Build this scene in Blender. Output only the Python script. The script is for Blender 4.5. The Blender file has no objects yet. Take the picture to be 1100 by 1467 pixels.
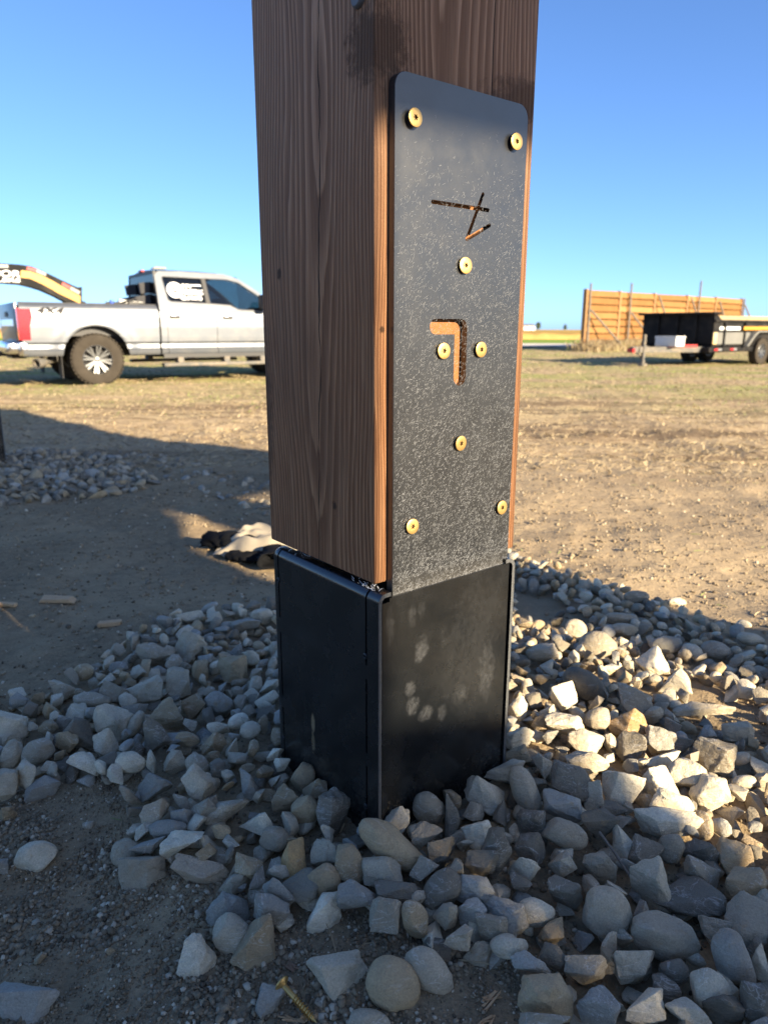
import bpy, bmesh, math, random
import numpy as np
from mathutils import Vector, Matrix

SC = bpy.context.scene
COL = SC.collection
R = math.radians

# ------------------------------------------------------------------ camera
F_PX, PITCH, ROLL = 1034.7, 0.247994, 0.00248369
CAM_H = 0.92
cam_d = bpy.data.cameras.new('camera')
cam = bpy.data.objects.new('camera', cam_d)
COL.objects.link(cam)
cam_d.sensor_fit = 'VERTICAL'
cam_d.sensor_height = 36.0
cam_d.lens = F_PX / 1467 * 36.0
cam_d.clip_start = 0.02
cam_d.clip_end = 9000
cam_d.dof.use_dof = True
cam_d.dof.focus_distance = 0.97
cam_d.dof.aperture_fstop = 6.6
_fw = Vector((0, math.cos(PITCH), -math.sin(PITCH)))
_up = Vector((0, math.sin(PITCH), math.cos(PITCH)))
_rt = Vector((1, 0, 0))
_r2 = _rt * math.cos(ROLL) + _up * math.sin(ROLL)
_u2 = -_rt * math.sin(ROLL) + _up * math.cos(ROLL)
mw = Matrix(((_r2.x, _u2.x, -_fw.x, 0), (_r2.y, _u2.y, -_fw.y, 0), (_r2.z, _u2.z, -_fw.z, CAM_H), (0, 0, 0, 1)))
cam.matrix_world = mw
SC.camera = cam

# ------------------------------------------------------------------ light
SUN_EL = R(19.0)
SH = np.array([0.731, -0.682]) / math.hypot(0.731, 0.682)      # towards the sun, horizontally
SQ = np.array([-SH[1], SH[0]])                                  # sideways
TAU = math.tan(SUN_EL)
w = bpy.data.worlds.new('World')
SC.world = w
w.use_nodes = True
wn = w.node_tree
wn.nodes.clear()
sky = wn.nodes.new('ShaderNodeTexSky')
sky.sky_type = 'NISHITA'
sky.sun_disc = False
sky.sun_elevation = SUN_EL
sky.sun_rotation = math.atan2(SH[0], SH[1])
sky.altitude = 1500
sky.air_density = 0.4
sky.dust_density = 2.6
sky.ozone_density = 6.0
bg = wn.nodes.new('ShaderNodeBackground')
bg.inputs['Strength'].default_value = 0.127
wo = wn.nodes.new('ShaderNodeOutputWorld')
# soft shoulder on the whole sky, c / (1 + k c), so the horizon keeps its colour
_sc = wn.nodes.new('ShaderNodeVectorMath'); _sc.operation = 'MULTIPLY_ADD'
_sc.inputs[1].default_value = (.15, .15, .15); _sc.inputs[2].default_value = (1, 1, 1)
_dv = wn.nodes.new('ShaderNodeVectorMath'); _dv.operation = 'DIVIDE'
wn.links.new(sky.outputs[0], _sc.inputs[0]); wn.links.new(sky.outputs[0], _dv.inputs[0]); wn.links.new(_sc.outputs[0], _dv.inputs[1])
wn.links.new(_dv.outputs[0], bg.inputs[0])
wn.links.new(bg.outputs[0], wo.inputs[0])
sun_d = bpy.data.lights.new('sun', 'SUN')
sun_d.energy = 3.6
sun_d.angle = R(0.45)
sun_d.color = (1.0, 0.825, 0.575)
sun = bpy.data.objects.new('sun', sun_d)
COL.objects.link(sun)
sdir = Vector((SH[0] * math.cos(SUN_EL), SH[1] * math.cos(SUN_EL), math.sin(SUN_EL)))
sun.rotation_euler = sdir.to_track_quat('Z', 'Y').to_euler()
SC.view_settings.view_transform = 'Standard'
SC.view_settings.look = 'None'
SC.view_settings.exposure = 2.2
SC.view_settings.gamma = 1
SC.view_settings.use_curve_mapping = False

rng = np.random.default_rng(7)
random.seed(7)

# ------------------------------------------------------------------ helpers
def ray(u, v):
    x = (u - 550) / F_PX
    y = -(v - 733.5) / F_PX
    d = _fw + _r2 * x + _u2 * y
    return np.array(d)

def project(P):
    P = np.asarray(P, float) - np.array([0, 0, CAM_H])
    d = P @ np.array(_fw)
    return 550 + F_PX * (P @ np.array(_r2)) / d, 733.5 - F_PX * (P @ np.array(_u2)) / d, d

def tag(o, label=None, cat=None, group=None, kind=None):
    if label: o['label'] = label
    if cat: o['category'] = cat
    if group: o['group'] = group
    if kind: o['kind'] = kind
    return o

def empty(name, loc, rz=0.0):
    o = bpy.data.objects.new(name, None)
    COL.objects.link(o)
    o.location = loc
    o.rotation_euler = (0, 0, rz)
    return o

def link(name, me, mats=None, parent=None, loc=None):
    o = bpy.data.objects.new(name, me)
    COL.objects.link(o)
    if mats is not None:
        if not isinstance(mats, (list, tuple)): mats = [mats]
        if len(me.materials) == 0:
            for m in mats: me.materials.append(m)
    if parent is not None: o.parent = parent
    if loc is not None: o.location = loc
    return o

def mesh_np(name, V, Fc, smooth=False):
    me = bpy.data.meshes.new(name)
    V = np.asarray(V, np.float32)
    Fc = np.asarray(Fc, np.int32)
    k = Fc.shape[1]
    me.vertices.add(len(V))
    me.vertices.foreach_set('co', V.ravel())
    me.loops.add(Fc.size)
    me.loops.foreach_set('vertex_index', Fc.ravel())
    me.polygons.add(len(Fc))
    me.polygons.foreach_set('loop_start', np.arange(0, Fc.size, k, dtype=np.int32))
    me.polygons.foreach_set('loop_total', np.full(len(Fc), k, np.int32))
    if smooth: me.polygons.foreach_set('use_smooth', np.ones(len(Fc), bool))
    me.update(calc_edges=True)
    return me

class MB:
    """collects boxes, bars, lathes, prisms into one mesh"""
    def __init__(s): s.bm = bmesh.new()
    def box(s, x0, x1, y0, y1, z0, z1, M=None, bev=0):
        r = bmesh.ops.create_cube(s.bm, size=1.0)
        vs = r['verts']
        T = Matrix.Translation(((x0 + x1) / 2, (y0 + y1) / 2, (z0 + z1) / 2)) @ Matrix.Diagonal((abs(x1 - x0), abs(y1 - y0), abs(z1 - z0), 1))
        bmesh.ops.transform(s.bm, matrix=T, verts=vs)
        if bev:
            es = list({e for v in vs for e in v.link_edges})
            rr = bmesh.ops.bevel(s.bm, geom=es, offset=bev, segments=2, affect='EDGES', profile=.5)
            vs = list({v for f in rr['faces'] for v in f.verts} | {v for v in vs if v.is_valid})
        if M is not None: bmesh.ops.transform(s.bm, matrix=M, verts=[v for v in vs if v.is_valid])
        return s
    def prism(s, pts, axis, a, b):
        """polygon pts in the two other axes, extruded along axis from a to b"""
        def mk(p, t):
            if axis == 'x': return (t, p[0], p[1])
            if axis == 'y': return (p[0], t, p[1])
            return (p[0], p[1], t)
        A = [s.bm.verts.new(mk(p, a)) for p in pts]
        B = [s.bm.verts.new(mk(p, b)) for p in pts]
        n = len(pts)
        s.bm.faces.new(A)
        s.bm.faces.new(B[::-1])
        for i in range(n):
            s.bm.faces.new((A[(i + 1) % n], A[i], B[i], B[(i + 1) % n]))
        return s
    def bar(s, p, q, r, r2=None, seg=8):
        p, q = Vector(p), Vector(q)
        d = q - p
        rr = bmesh.ops.create_cone(s.bm, cap_ends=True, segments=seg, radius1=r, radius2=r if r2 is None else r2, depth=d.length)
        M = Matrix.Translation((p + q) / 2) @ d.to_track_quat('Z', 'Y').to_matrix().to_4x4()
        bmesh.ops.transform(s.bm, matrix=M, verts=rr['verts'])
        return s
    def beam(s, p, q, wx, wy, up=(0, 0, 1)):
        p, q = Vector(p), Vector(q)
        d = (q - p)
        z = d.normalized()
        x = Vector(up).cross(z)
        if x.length < 1e-4: x = Vector((1, 0, 0))
        x.normalize()
        y = z.cross(x)
        M = Matrix((x, y, z)).transposed().to_4x4()
        M.translation = (p + q) / 2
        s.box(-wx / 2, wx / 2, -wy / 2, wy / 2, -d.length / 2, d.length / 2, M)
        return s
    def lathe(s, prof, seg=24, M=None, close=False):
        """prof: list of (radius, height) round local Z"""
        rings = []
        for (r, h) in prof:
            if r < 1e-6: rings.append([s.bm.verts.new((0, 0, h))])
            else: rings.append([s.bm.verts.new((r * math.cos(2 * math.pi * i / seg), r * math.sin(2 * math.pi * i / seg), h)) for i in range(seg)])
        nv = [v for rg in rings for v in rg]
        pairs = list(zip(rings[:-1], rings[1:]))
        if close: pairs.append((rings[-1], rings[0]))
        for a, b in pairs:
            for i in range(seg):
                j = (i + 1) % seg
                if len(a) == 1 and len(b) == 1: continue
                if len(a) == 1: s.bm.faces.new((a[0], b[i], b[j]))
                elif len(b) == 1: s.bm.faces.new((a[i], b[0], a[j]))
                else: s.bm.faces.new((a[i], b[i], b[j], a[j]))
        if M is not None: bmesh.ops.transform(s.bm, matrix=M, verts=nv)
        return s
    def mesh(s, name, smooth=None):
        bmesh.ops.recalc_face_normals(s.bm, faces=s.bm.faces[:])
        me = bpy.data.meshes.new(name)
        s.bm.to_mesh(me)
        s.bm.free()
        if smooth is not None:
            for p in me.polygons: p.use_smooth = True
            if smooth < 180: me.set_sharp_from_angle(angle=R(smooth))
        return me
    def build(s, name, mats, parent=None, smooth=None, loc=None):
        return link(name, s.mesh(name, smooth), mats, parent, loc)

def bevel_all(mb, off, seg=2, ang=30):
    bm = mb.bm
    es = [e for e in bm.edges if len(e.link_faces) == 2 and e.calc_face_angle(0) > R(ang)]
    bmesh.ops.bevel(bm, geom=es, offset=off, segments=seg, affect='EDGES', profile=.5, clamp_overlap=True)
    return mb

def boolean(me, cutters, op='DIFFERENCE'):
    o = bpy.data.objects.new('tmp', me)
    COL.objects.link(o)
    cs = []
    for c in cutters:
        co = bpy.data.objects.new('cut', c)
        COL.objects.link(co)
        m = o.modifiers.new('b', 'BOOLEAN')
        m.operation = op
        m.object = co
        m.solver = 'EXACT'
        cs.append(co)
    dg = bpy.context.evaluated_depsgraph_get()
    dg.update()
    out = bpy.data.meshes.new_from_object(o.evaluated_get(dg))
    for co in cs: bpy.data.objects.remove(co)
    bpy.data.objects.remove(o)
    return out

def text_mesh(body, size, extrude=0.004, shear=0.0, align='LEFT', sx=1.0, bold=0.0):
    c = bpy.data.curves.new('txt', 'FONT')
    c.body = body
    c.size = size
    c.extrude = extrude
    c.shear = shear
    c.align_x = align
    c.offset = bold
    o = bpy.data.objects.new('txt', c)
    COL.objects.link(o)
    dg = bpy.context.evaluated_depsgraph_get()
    dg.update()
    me = bpy.data.meshes.new_from_object(o.evaluated_get(dg))
    bpy.data.objects.remove(o)
    me.transform(Matrix.Diagonal((sx, 1, 1, 1)))
    return me

# value noise for heights
_T = np.random.default_rng(3).random((256, 256))
def vnoise(x, y):
    x = np.asarray(x, float); y = np.asarray(y, float)
    xi = np.floor(x).astype(int); yi = np.floor(y).astype(int)
    fx = x - xi; fy = y - yi
    fx = fx * fx * (3 - 2 * fx); fy = fy * fy * (3 - 2 * fy)
    g = lambda a, b: _T[a & 255, b & 255]
    return ((g(xi, yi) * (1 - fx) + g(xi + 1, yi) * fx) * (1 - fy) + (g(xi, yi + 1) * (1 - fx) + g(xi + 1, yi + 1) * fx) * fy) * 2 - 1

def smooth(a, b, x):
    t = np.clip((np.asarray(x, float) - a) / (b - a), 0, 1)
    return t * t * (3 - 2 * t)

# ------------------------------------------------------------------ materials
class NT:
    def __init__(s, name):
        s.m = bpy.data.materials.new(name)
        s.m.use_nodes = True
        s.t = s.m.node_tree
        s.t.nodes.clear()
        s.out = s.n('ShaderNodeOutputMaterial')
        s.p = s.n('ShaderNodeBsdfPrincipled')
        s.l(s.p.outputs[0], s.out.inputs[0])
    def n(s, t, **k):
        x = s.t.nodes.new(t)
        for a, b in k.items(): setattr(x, a, b)
        return x
    def l(s, a, b): s.t.links.new(a, b)
    def val(s, sock, v):
        if hasattr(v, 'is_output') or isinstance(v, bpy.types.NodeSocket): s.l(v, sock)
        else: sock.default_value = v
    def math(s, op, a, b=None, c=None, clamp=False):
        x = s.n('ShaderNodeMath', operation=op, use_clamp=clamp)
        s.val(x.inputs[0], a)
        if b is not None: s.val(x.inputs[1], b)
        if c is not None: s.val(x.inputs[2], c)
        return x.outputs[0]
    def mix(s, f, a, b, mode='MIX'):
        x = s.n('ShaderNodeMix', data_type='RGBA', blend_type=mode)
        s.val(x.inputs[0], f)
        for sock, v in ((x.inputs[6], a), (x.inputs[7], b)):
            if isinstance(v, (tuple, list)): sock.default_value = (*v[:3], 1)
            else: s.l(v, sock)
        return x.outputs[2]
    def noise(s, vec, scale, detail=4, rough=.55, dist=0.0, col=False):
        x = s.n('ShaderNodeTexNoise')
        if vec is not None: s.l(vec, x.inputs['Vector'])
        x.inputs['Scale'].default_value = scale
        x.inputs['Detail'].default_value = detail
        x.inputs['Roughness'].default_value = rough
        x.inputs['Distortion'].default_value = dist
        return x.outputs[1 if col else 0]
    def ramp(s, f, stops):
        x = s.n('ShaderNodeValToRGB')
        e = x.color_ramp.elements
        while len(e) < len(stops): e.new(0.5)
        for i, (p, c) in enumerate(stops):
            e[i].position = p
            e[i].color = (*c, 1) if isinstance(c, (tuple, list)) else (c, c, c, 1)
        s.l(f, x.inputs[0])
        return x.outputs[0]
    def rng(s, f, a, b, c=0.0, d=1.0, sm=False):
        x = s.n('ShaderNodeMapRange')
        if sm: x.interpolation_type = 'SMOOTHSTEP'
        s.val(x.inputs[0], f)
        for i, v in enumerate((a, b, c, d)): x.inputs[i + 1].default_value = v
        return x.outputs[0]
    def mapping(s, vec, scale=(1, 1, 1), loc=(0, 0, 0), rot=(0, 0, 0)):
        x = s.n('ShaderNodeMapping')
        s.l(vec, x.inputs[0])
        x.inputs['Location'].default_value = loc
        x.inputs['Rotation'].default_value = rot
        x.inputs['Scale'].default_value = scale
        return x.outputs[0]
    def bump(s, h, strength=.5, dist=.01, prev=None):
        x = s.n('ShaderNodeBump')
        x.inputs['Strength'].default_value = strength
        x.inputs['Distance'].default_value = dist
        s.l(h, x.inputs['Height'])
        if prev is not None: s.l(prev, x.inputs['Normal'])
        return x.outputs[0]
    def obj(s): return s.n('ShaderNodeTexCoord').outputs['Object']
    def pos(s): return s.n('ShaderNodeNewGeometry').outputs['Position']
    def fin(s, base=None, rough=.6, metal=0.0, normal=None, spec=None, coat=None):
        if base is not None:
            if isinstance(base, (tuple, list)): s.p.inputs['Base Color'].default_value = (*base[:3], 1)
            else: s.l(base, s.p.inputs['Base Color'])
        s.val(s.p.inputs['Roughness'], rough)
        s.val(s.p.inputs['Metallic'], metal)
        if spec is not None: s.val(s.p.inputs['Specular IOR Level'], spec)
        if coat is not None:
            s.p.inputs['Coat Weight'].default_value = coat
            s.p.inputs['Coat Roughness'].default_value = .05
        if normal is not None: s.l(normal, s.p.inputs['Normal'])
        return s.m

def simple(name, c, rough=.6, metal=0.0, var=.15, scale=20, bump=0.0, coat=None, spec=None, dirt=None):
    t = NT(name)
    o = t.obj()
    n = t.noise(o, scale, 5)
    dk = tuple(x * (1 - var) for x in c); lt = tuple(min(1, x * (1 + var)) for x in c)
    col = t.mix(n, dk, lt)
    if dirt:
        col = t.mix(t.rng(t.noise(o, dirt[1], 6), .45, .7, 0, dirt[2]), col, dirt[0])
    nm = t.bump(t.noise(o, scale * 6, 3), bump, .003) if bump else None
    return t.fin(col, rough, metal, nm, spec, coat)

M_black = simple('black_coat', (.012, .013, .015), .38, var=.3, scale=14, bump=.05)
M_blackedge = simple('steel_cut_edge', (.10, .105, .11), .5, .5, var=.5, scale=260, bump=.5)
M_rubber = simple('rubber', (.022, .022, .022), .8, var=.3)
M_dark = simple('dark_void', (.008, .008, .009), .7)
M_gold = simple('yellow_zinc', (.60, .39, .14), .42, .8, var=.18, scale=120, bump=.08)
M_silver = simple('silver_paint', (.125, .138, .160), .42, .5, var=.02, scale=4, coat=.25, spec=.4, dirt=((.45, .40, .33), 5, .12))
M_chrome = simple('chrome', (.75, .75, .76), .15, 1.0, var=.05)
M_grey = simple('grey_plastic', (.12, .12, .125), .55)
M_steel = simple('dull_steel', (.13, .125, .115), .7, .2, spec=.2, var=.2, dirt=((.30, .24, .17), 8, .6))
M_red = simple('red_lens', (.48, .010, .018), .15, 0, var=.1, coat=.6)
M_redtape = simple('red_tape', (.38, .015, .015), .3, 0, var=.05)
M_greytape = simple('silver_tape', (.2, .2, .205), .3, .1, var=.05)
M_yellow = simple('yellow_paint', (.50, .235, .01), .35, 0, var=.04, coat=.3)
M_white = simple('white_paint', (.6, .6, .58), .5, 0, var=.04)
M_whitevinyl = simple('white_vinyl', (.82, .82, .82), .5, 0, var=.02)
M_trailer = simple('black_trailer_paint', (.011, .011, .012), .65, var=.3, scale=6, spec=.12, dirt=((.10, .085, .065), 3, .25))
M_seat = simple('seat_cloth', (.045, .045, .05), .9)
M_tyre = simple('dusty_tyre', (.048, .041, .033), .95, spec=.1, var=.35, scale=9, bump=.3)
M_rim = simple('alloy', (.16, .165, .17), .4, .7, var=.1)
M_trim = simple('black_trim', (.02, .02, .022), .5)
M_canvas = simple('beige_canvas', (.30, .26, .195), .9, var=.18, scale=30, bump=.25)
M_blackcloth = simple('black_cloth', (.007, .0075, .009), .9, var=.3, scale=30, bump=.3, spec=.1)
M_chip = simple('fresh_wood_chip', (.52, .33, .17), .8, var=.3, scale=90, bump=.4)
M_bark = simple('weathered_pole', (.17, .145, .115), .9, var=.3, scale=30, bump=.4)

def glass_mat(name, tint, rough=.02, low=0.0):
    n = NT(name)
    tr = n.n('ShaderNodeBsdfTransparent'); tr.inputs[0].default_value = (*tint, 1)
    gl = n.n('ShaderNodeBsdfGlossy'); gl.inputs['Roughness'].default_value = rough
    fr = n.n('ShaderNodeFresnel'); fr.inputs[0].default_value = 1.5
    mx = n.n('ShaderNodeMixShader')
    n.l(n.math('MAXIMUM', fr.outputs[0], low), mx.inputs[0]); n.l(tr.outputs[0], mx.inputs[1]); n.l(gl.outputs[0], mx.inputs[2])
    n.l(mx.outputs[0], n.out.inputs[0])
    return n.m
M_glass = glass_mat('tinted_glass', (.34, .40, .42))
M_glass_back = glass_mat('privacy_glass', (.03, .04, .055), .08, .22)
M_glass_clear = glass_mat('windscreen_glass', (.60, .86, .86))

# post timber: growth rings round a pith inside the post, ridges, checks
def wood_mat():
    t = NT('post_timber')
    o = t.obj()
    sp = t.n('ShaderNodeSeparateXYZ'); t.l(o, sp.inputs[0])
    x, y, z = sp.outputs
    slow = t.noise(t.mapping(o, (1.2, 1.2, .42)), 2.0, 2, .45, col=True)
    s2 = t.n('ShaderNodeSeparateColor'); t.l(slow, s2.inputs[0])
    wob = t.noise(t.mapping(o, (1, 1, .05)), 26, 3, .5)
    px = t.math('ADD', t.math('SUBTRACT', x, .150), t.math('MULTIPLY', t.math('SUBTRACT', s2.outputs[0], .5), .10))
    py = t.math('ADD', t.math('SUBTRACT', y, .135), t.math('MULTIPLY', t.math('SUBTRACT', s2.outputs[1], .5), .10))
    rr = t.math('SQRT', t.math('ADD', t.math('MULTIPLY', px, px), t.math('MULTIPLY', py, py)))
    rr = t.math('ADD', rr, t.math('MULTIPLY', t.math('SUBTRACT', wob, .5), .007))
    ph = t.math('MULTIPLY', rr, 1 / .0037)
    ph = t.math('ADD', ph, t.math('MULTIPLY', t.noise(t.mapping(o, (1, 1, .05)), 60, 2), .5))
    fr = t.math('FRACT', ph)
    ring = t.ramp(fr, [(0.0, .15), (.45, .35), (.80, .95), (.92, 1.0), (1.0, .15)])
    fib = t.noise(t.mapping(o, (1, 1, .022)), 620, 3, .6)
    fib2 = t.noise(t.mapping(o, (1, 1, .03)), 150, 3, .6)
    saw = t.noise(t.mapping(o, (1, 1, 2.5)), 300, 3, .7)
    pat = t.noise(t.mapping(o, (1, 1, .35)), 7, 3, .5)
    base = t.mix(ring, (.18, .078, .036), (.50, .255, .125))
    base = t.mix(t.rng(fib, .35, .7, 0, .7), base, (.135, .058, .028))
    base = t.mix(t.rng(fib2, .5, .75, 0, .35), base, (.58, .335, .18))
    base = t.mix(t.rng(pat, .5, .72, 0, .4), base, (.16, .085, .048))
    # upper post greyed: sky sheen on the shaded wood painted into the colour
    sky_grey = t.math('MULTIPLY', t.rng(z, .25, .80, 0, .48, sm=True), t.rng(fib2, .3, .7, .6, 1))
    base = t.mix(sky_grey, base, t.mix(ring, (.15, .098, .072), (.50, .365, .275)))
    # dark furry stain by the corner under the bolt, another at the far arris
    def blob(cx, cy, cz, rx, ry, rz, lo, hi):
        d = t.math('ADD', t.math('ADD', t.math('POWER', t.math('DIVIDE', t.math('SUBTRACT', x, cx), rx), 2.0),
            t.math('POWER', t.math('DIVIDE', t.math('SUBTRACT', y, cy), ry), 2.0)), t.math('POWER', t.math('DIVIDE', t.math('SUBTRACT', z, cz), rz), 2.0))
        d = t.math('ADD', t.math('SQRT', d), t.math('MULTIPLY', t.math('SUBTRACT', t.noise(t.mapping(o, (1, 1, .8)), 90, 4, .75), .5), 2.0))
        return t.rng(d, lo, hi, 1, 0, sm=True)
    st = t.math('MAXIMUM', blob(.012, .012, .672, .050, .050, .050, .5, 1.05), blob(.286, 0, .655, .10, .05, .03, .5, 1.1))
    st = t.math('MAXIMUM', st, t.math('MULTIPLY', blob(0, .285, .20, .02, .022, .16, .4, 1.2), .8))
    base = t.mix(t.math('MULTIPLY', st, .55), base, t.mix(saw, (.022, .013, .009), (.10, .062, .040)))
    # knots
    kn = t.math('MAXIMUM', blob(0, .231, .424, .03, .0065, .010, .5, 1.1), blob(0, .095, .095, .03, .006, .008, .5, 1.1))
    kn = t.math('MAXIMUM', kn, blob(.012, 0, .344, .006, .03, .006, .4, 1.0))
    base = t.mix(t.math('MULTIPLY', kn, .8), base, (.03, .018, .012))
    # drying checks: on the left face (x=0) and the right face (y=0)
    wig = t.math('MULTIPLY', t.math('SUBTRACT', t.noise(t.mapping(o, (0, 0, 1)), 5, 4, .6), .5), .035)
    cl = t.math('ABSOLUTE', t.math('SUBTRACT', y, t.math('ADD', t.math('ADD', .140, wig), t.math('MULTIPLY', z, -.038))))
    cw = t.rng(t.noise(t.mapping(o, (0, 0, 1)), 9, 2), .40, .60, .0004, .0018)
    c1 = t.math('MULTIPLY', t.math('LESS_THAN', cl, cw), t.math('LESS_THAN', x, .02))
    wig2 = t.math('MULTIPLY', t.math('SUBTRACT', t.noise(t.mapping(o, (0, 0, 1), (0, 0, 4)), 4, 3, .6), .5), .01)
    c2 = t.math('MULTIPLY', t.math('LESS_THAN', t.math('ABSOLUTE', t.math('SUBTRACT', x, t.math('ADD', .199, wig2))), .0009), t.math('MULTIPLY', t.math('LESS_THAN', y, .02), t.math('GREATER_THAN', z, .60)))
    ck = t.math('MAXIMUM', c1, c2)
    base = t.mix(t.math('MULTIPLY', ck, .92), base, (.012, .007, .005))
    h = t.math('ADD', t.math('MULTIPLY', ring, .55), t.math('MULTIPLY', fib, .5))
    h = t.math('ADD', h, t.math('MULTIPLY', saw, t.math('ADD', .18, t.math('MULTIPLY', st, 1.2))))
    h = t.math('SUBTRACT', h, t.math('MULTIPLY', ck, 2.5))
    nm = t.bump(h, .95, .0022)
    return t.fin(base, .72, 0, nm, spec=.2)
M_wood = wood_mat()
M_slotwood = simple('fresh_cut_wood', (.25, .105, .034), .85, var=.4, scale=160, bump=.4)

def plate_mat():
    t = NT('plate_coat')
    o = t.obj()
    sp = t.n('ShaderNodeSeparateXYZ'); t.l(o, sp.inputs[0])
    n1 = t.noise(o, 30, 5, .65)
    n2 = t.noise(o, 420, 4, .7)
    low = t.rng(sp.outputs[2], .0, .45, 1, 0)
    base = t.mix(t.math('MULTIPLY', t.rng(n2, .45, .75), t.math('ADD', .10, t.math('MULTIPLY', low, .30))), (.010, .012, .015), (.045, .047, .05))
    base = t.mix(t.rng(t.noise(t.mapping(o, (1, 1, .6)), 210, 2, .5), .66, .72, 0, .6), base, (.008, .009, .01))
    dust = t.math('MULTIPLY', t.rng(sp.outputs[2], -.016, .010, 1, 0), t.rng(n2, .3, .6, .2, 1))
    base = t.mix(t.math('MULTIPLY', dust, .10), base, (.30, .27, .21))
    rgh = t.rng(n1, .3, .7, .28, .36)
    return t.fin(base, rgh, 0, t.bump(t.noise(o, 900, 3, .6), .12, .0006), spec=1.0)
M_plate = plate_mat()

def panel_mat(name, marks, dirtmarks=()):
    t = NT(name)
    o = t.obj()
    sp = t.n('ShaderNodeSeparateXYZ'); t.l(o, sp.inputs[0])
    x, y, z = sp.outputs
    base = t.mix(t.noise(o, 25, 4), (.004, .005, .006), (.008, .009, .010))
    warp = t.math('MULTIPLY', t.math('SUBTRACT', t.noise(o, 55, 5, .7), .5), 3.6)
    tot = None
    for (a, ax, cx, cz, rx, rz, amt) in marks:
        c = x if ax == 'x' else y
        d = t.math('ADD', t.math('POWER', t.math('DIVIDE', t.math('SUBTRACT', c, cx), rx), 2.0), t.math('POWER', t.math('DIVIDE', t.math('SUBTRACT', z, cz), rz), 2.0))
        m = t.math('MULTIPLY', t.rng(t.math('ADD', d, warp), .0, 1.5, 1, 0, sm=True), amt * .30)
        tot = m if tot is None else t.math('MAXIMUM', tot, m)
    if tot is not None:
        str_ = t.rng(t.noise(t.mapping(o, (1, 1, .8), rot=(0, R(35), 0)), 150, 4, .6, .6), .3, .7, .15, 1)
        base = t.mix(t.math('MULTIPLY', tot, str_), base, (.26, .27, .29))
    for (ax, cx, cz, rx, rz, amt) in dirtmarks:
        c = x if ax == 'x' else y
        nz = t.math('MULTIPLY', t.math('SUBTRACT', t.noise(o, 160, 4, .6), .5), 1.6)
        d = t.math('ADD', nz, t.math('ADD', t.math('POWER', t.math('DIVIDE', t.math('SUBTRACT', c, cx), rx), 2.0), t.math('POWER', t.math('DIVIDE', t.math('SUBTRACT', z, cz), rz), 2.0)))
        base = t.mix(t.rng(d, .3, 1.0, amt, 0), base, (.28, .20, .11))
    mud = t.math('MULTIPLY', t.rng(t.math('ADD', z, t.math('MULTIPLY', t.noise(o, 40, 4, .6), .10)), -.235, -.33, 0, 1), t.rng(t.noise(o, 300, 4, .75), .50, .64, 0, .55))
    base = t.mix(mud, base, (.13, .11, .08))
    scr = t.rng(t.noise(t.mapping(o, (1, 1, 14), rot=(0, R(20), 0)), 16, 5, .75), .70, .74, 0, .14)
    base = t.mix(scr, base, (.10, .10, .10))
    rgh = t.rng(t.noise(o, 18, 5, .6), .3, .75, .18, .36)
    return t.fin(base, rgh, 0, t.bump(t.noise(o, 500, 3), .04, .0005), spec=.85)
MK = [('r', 'x', .075, -.115, .012, .022, .55), ('r', 'x', .055, -.170, .010, .013, .6), ('r', 'x', .060, -.200, .012, .015, .6), ('r', 'x', .085, -.222, .014, .014, .5),
      ('r', 'x', .120, -.232, .010, .014, .4), ('r', 'x', .180, -.14, .07, .10, .14), ('r', 'x', .215, -.19, .020, .05, .4), ('r', 'x', .055, -.055, .008, .018, .25),
      ('r', 'x', .075, -.05, .008, .014, .2), ('r', 'x', .195, -.31, .02, .02, .22), ('r', 'x', .015, -.06, .008, .03, .25), ('r', 'x', .16, -.215, .02, .02, .3), ('r', 'x', .20, -.09, .05, .07, .12)]
M_panel = panel_mat('front_panel_coat', MK)
M_side = panel_mat('side_cover_coat', [('l', 'y', .13, -.24, .03, .04, .06), ('l', 'y', .17, -.14, .06, .01, .10)], [('y', .155, -.288, .0065, .020, .8), ('y', .156, -.322, .006, .024, .5)])

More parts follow.
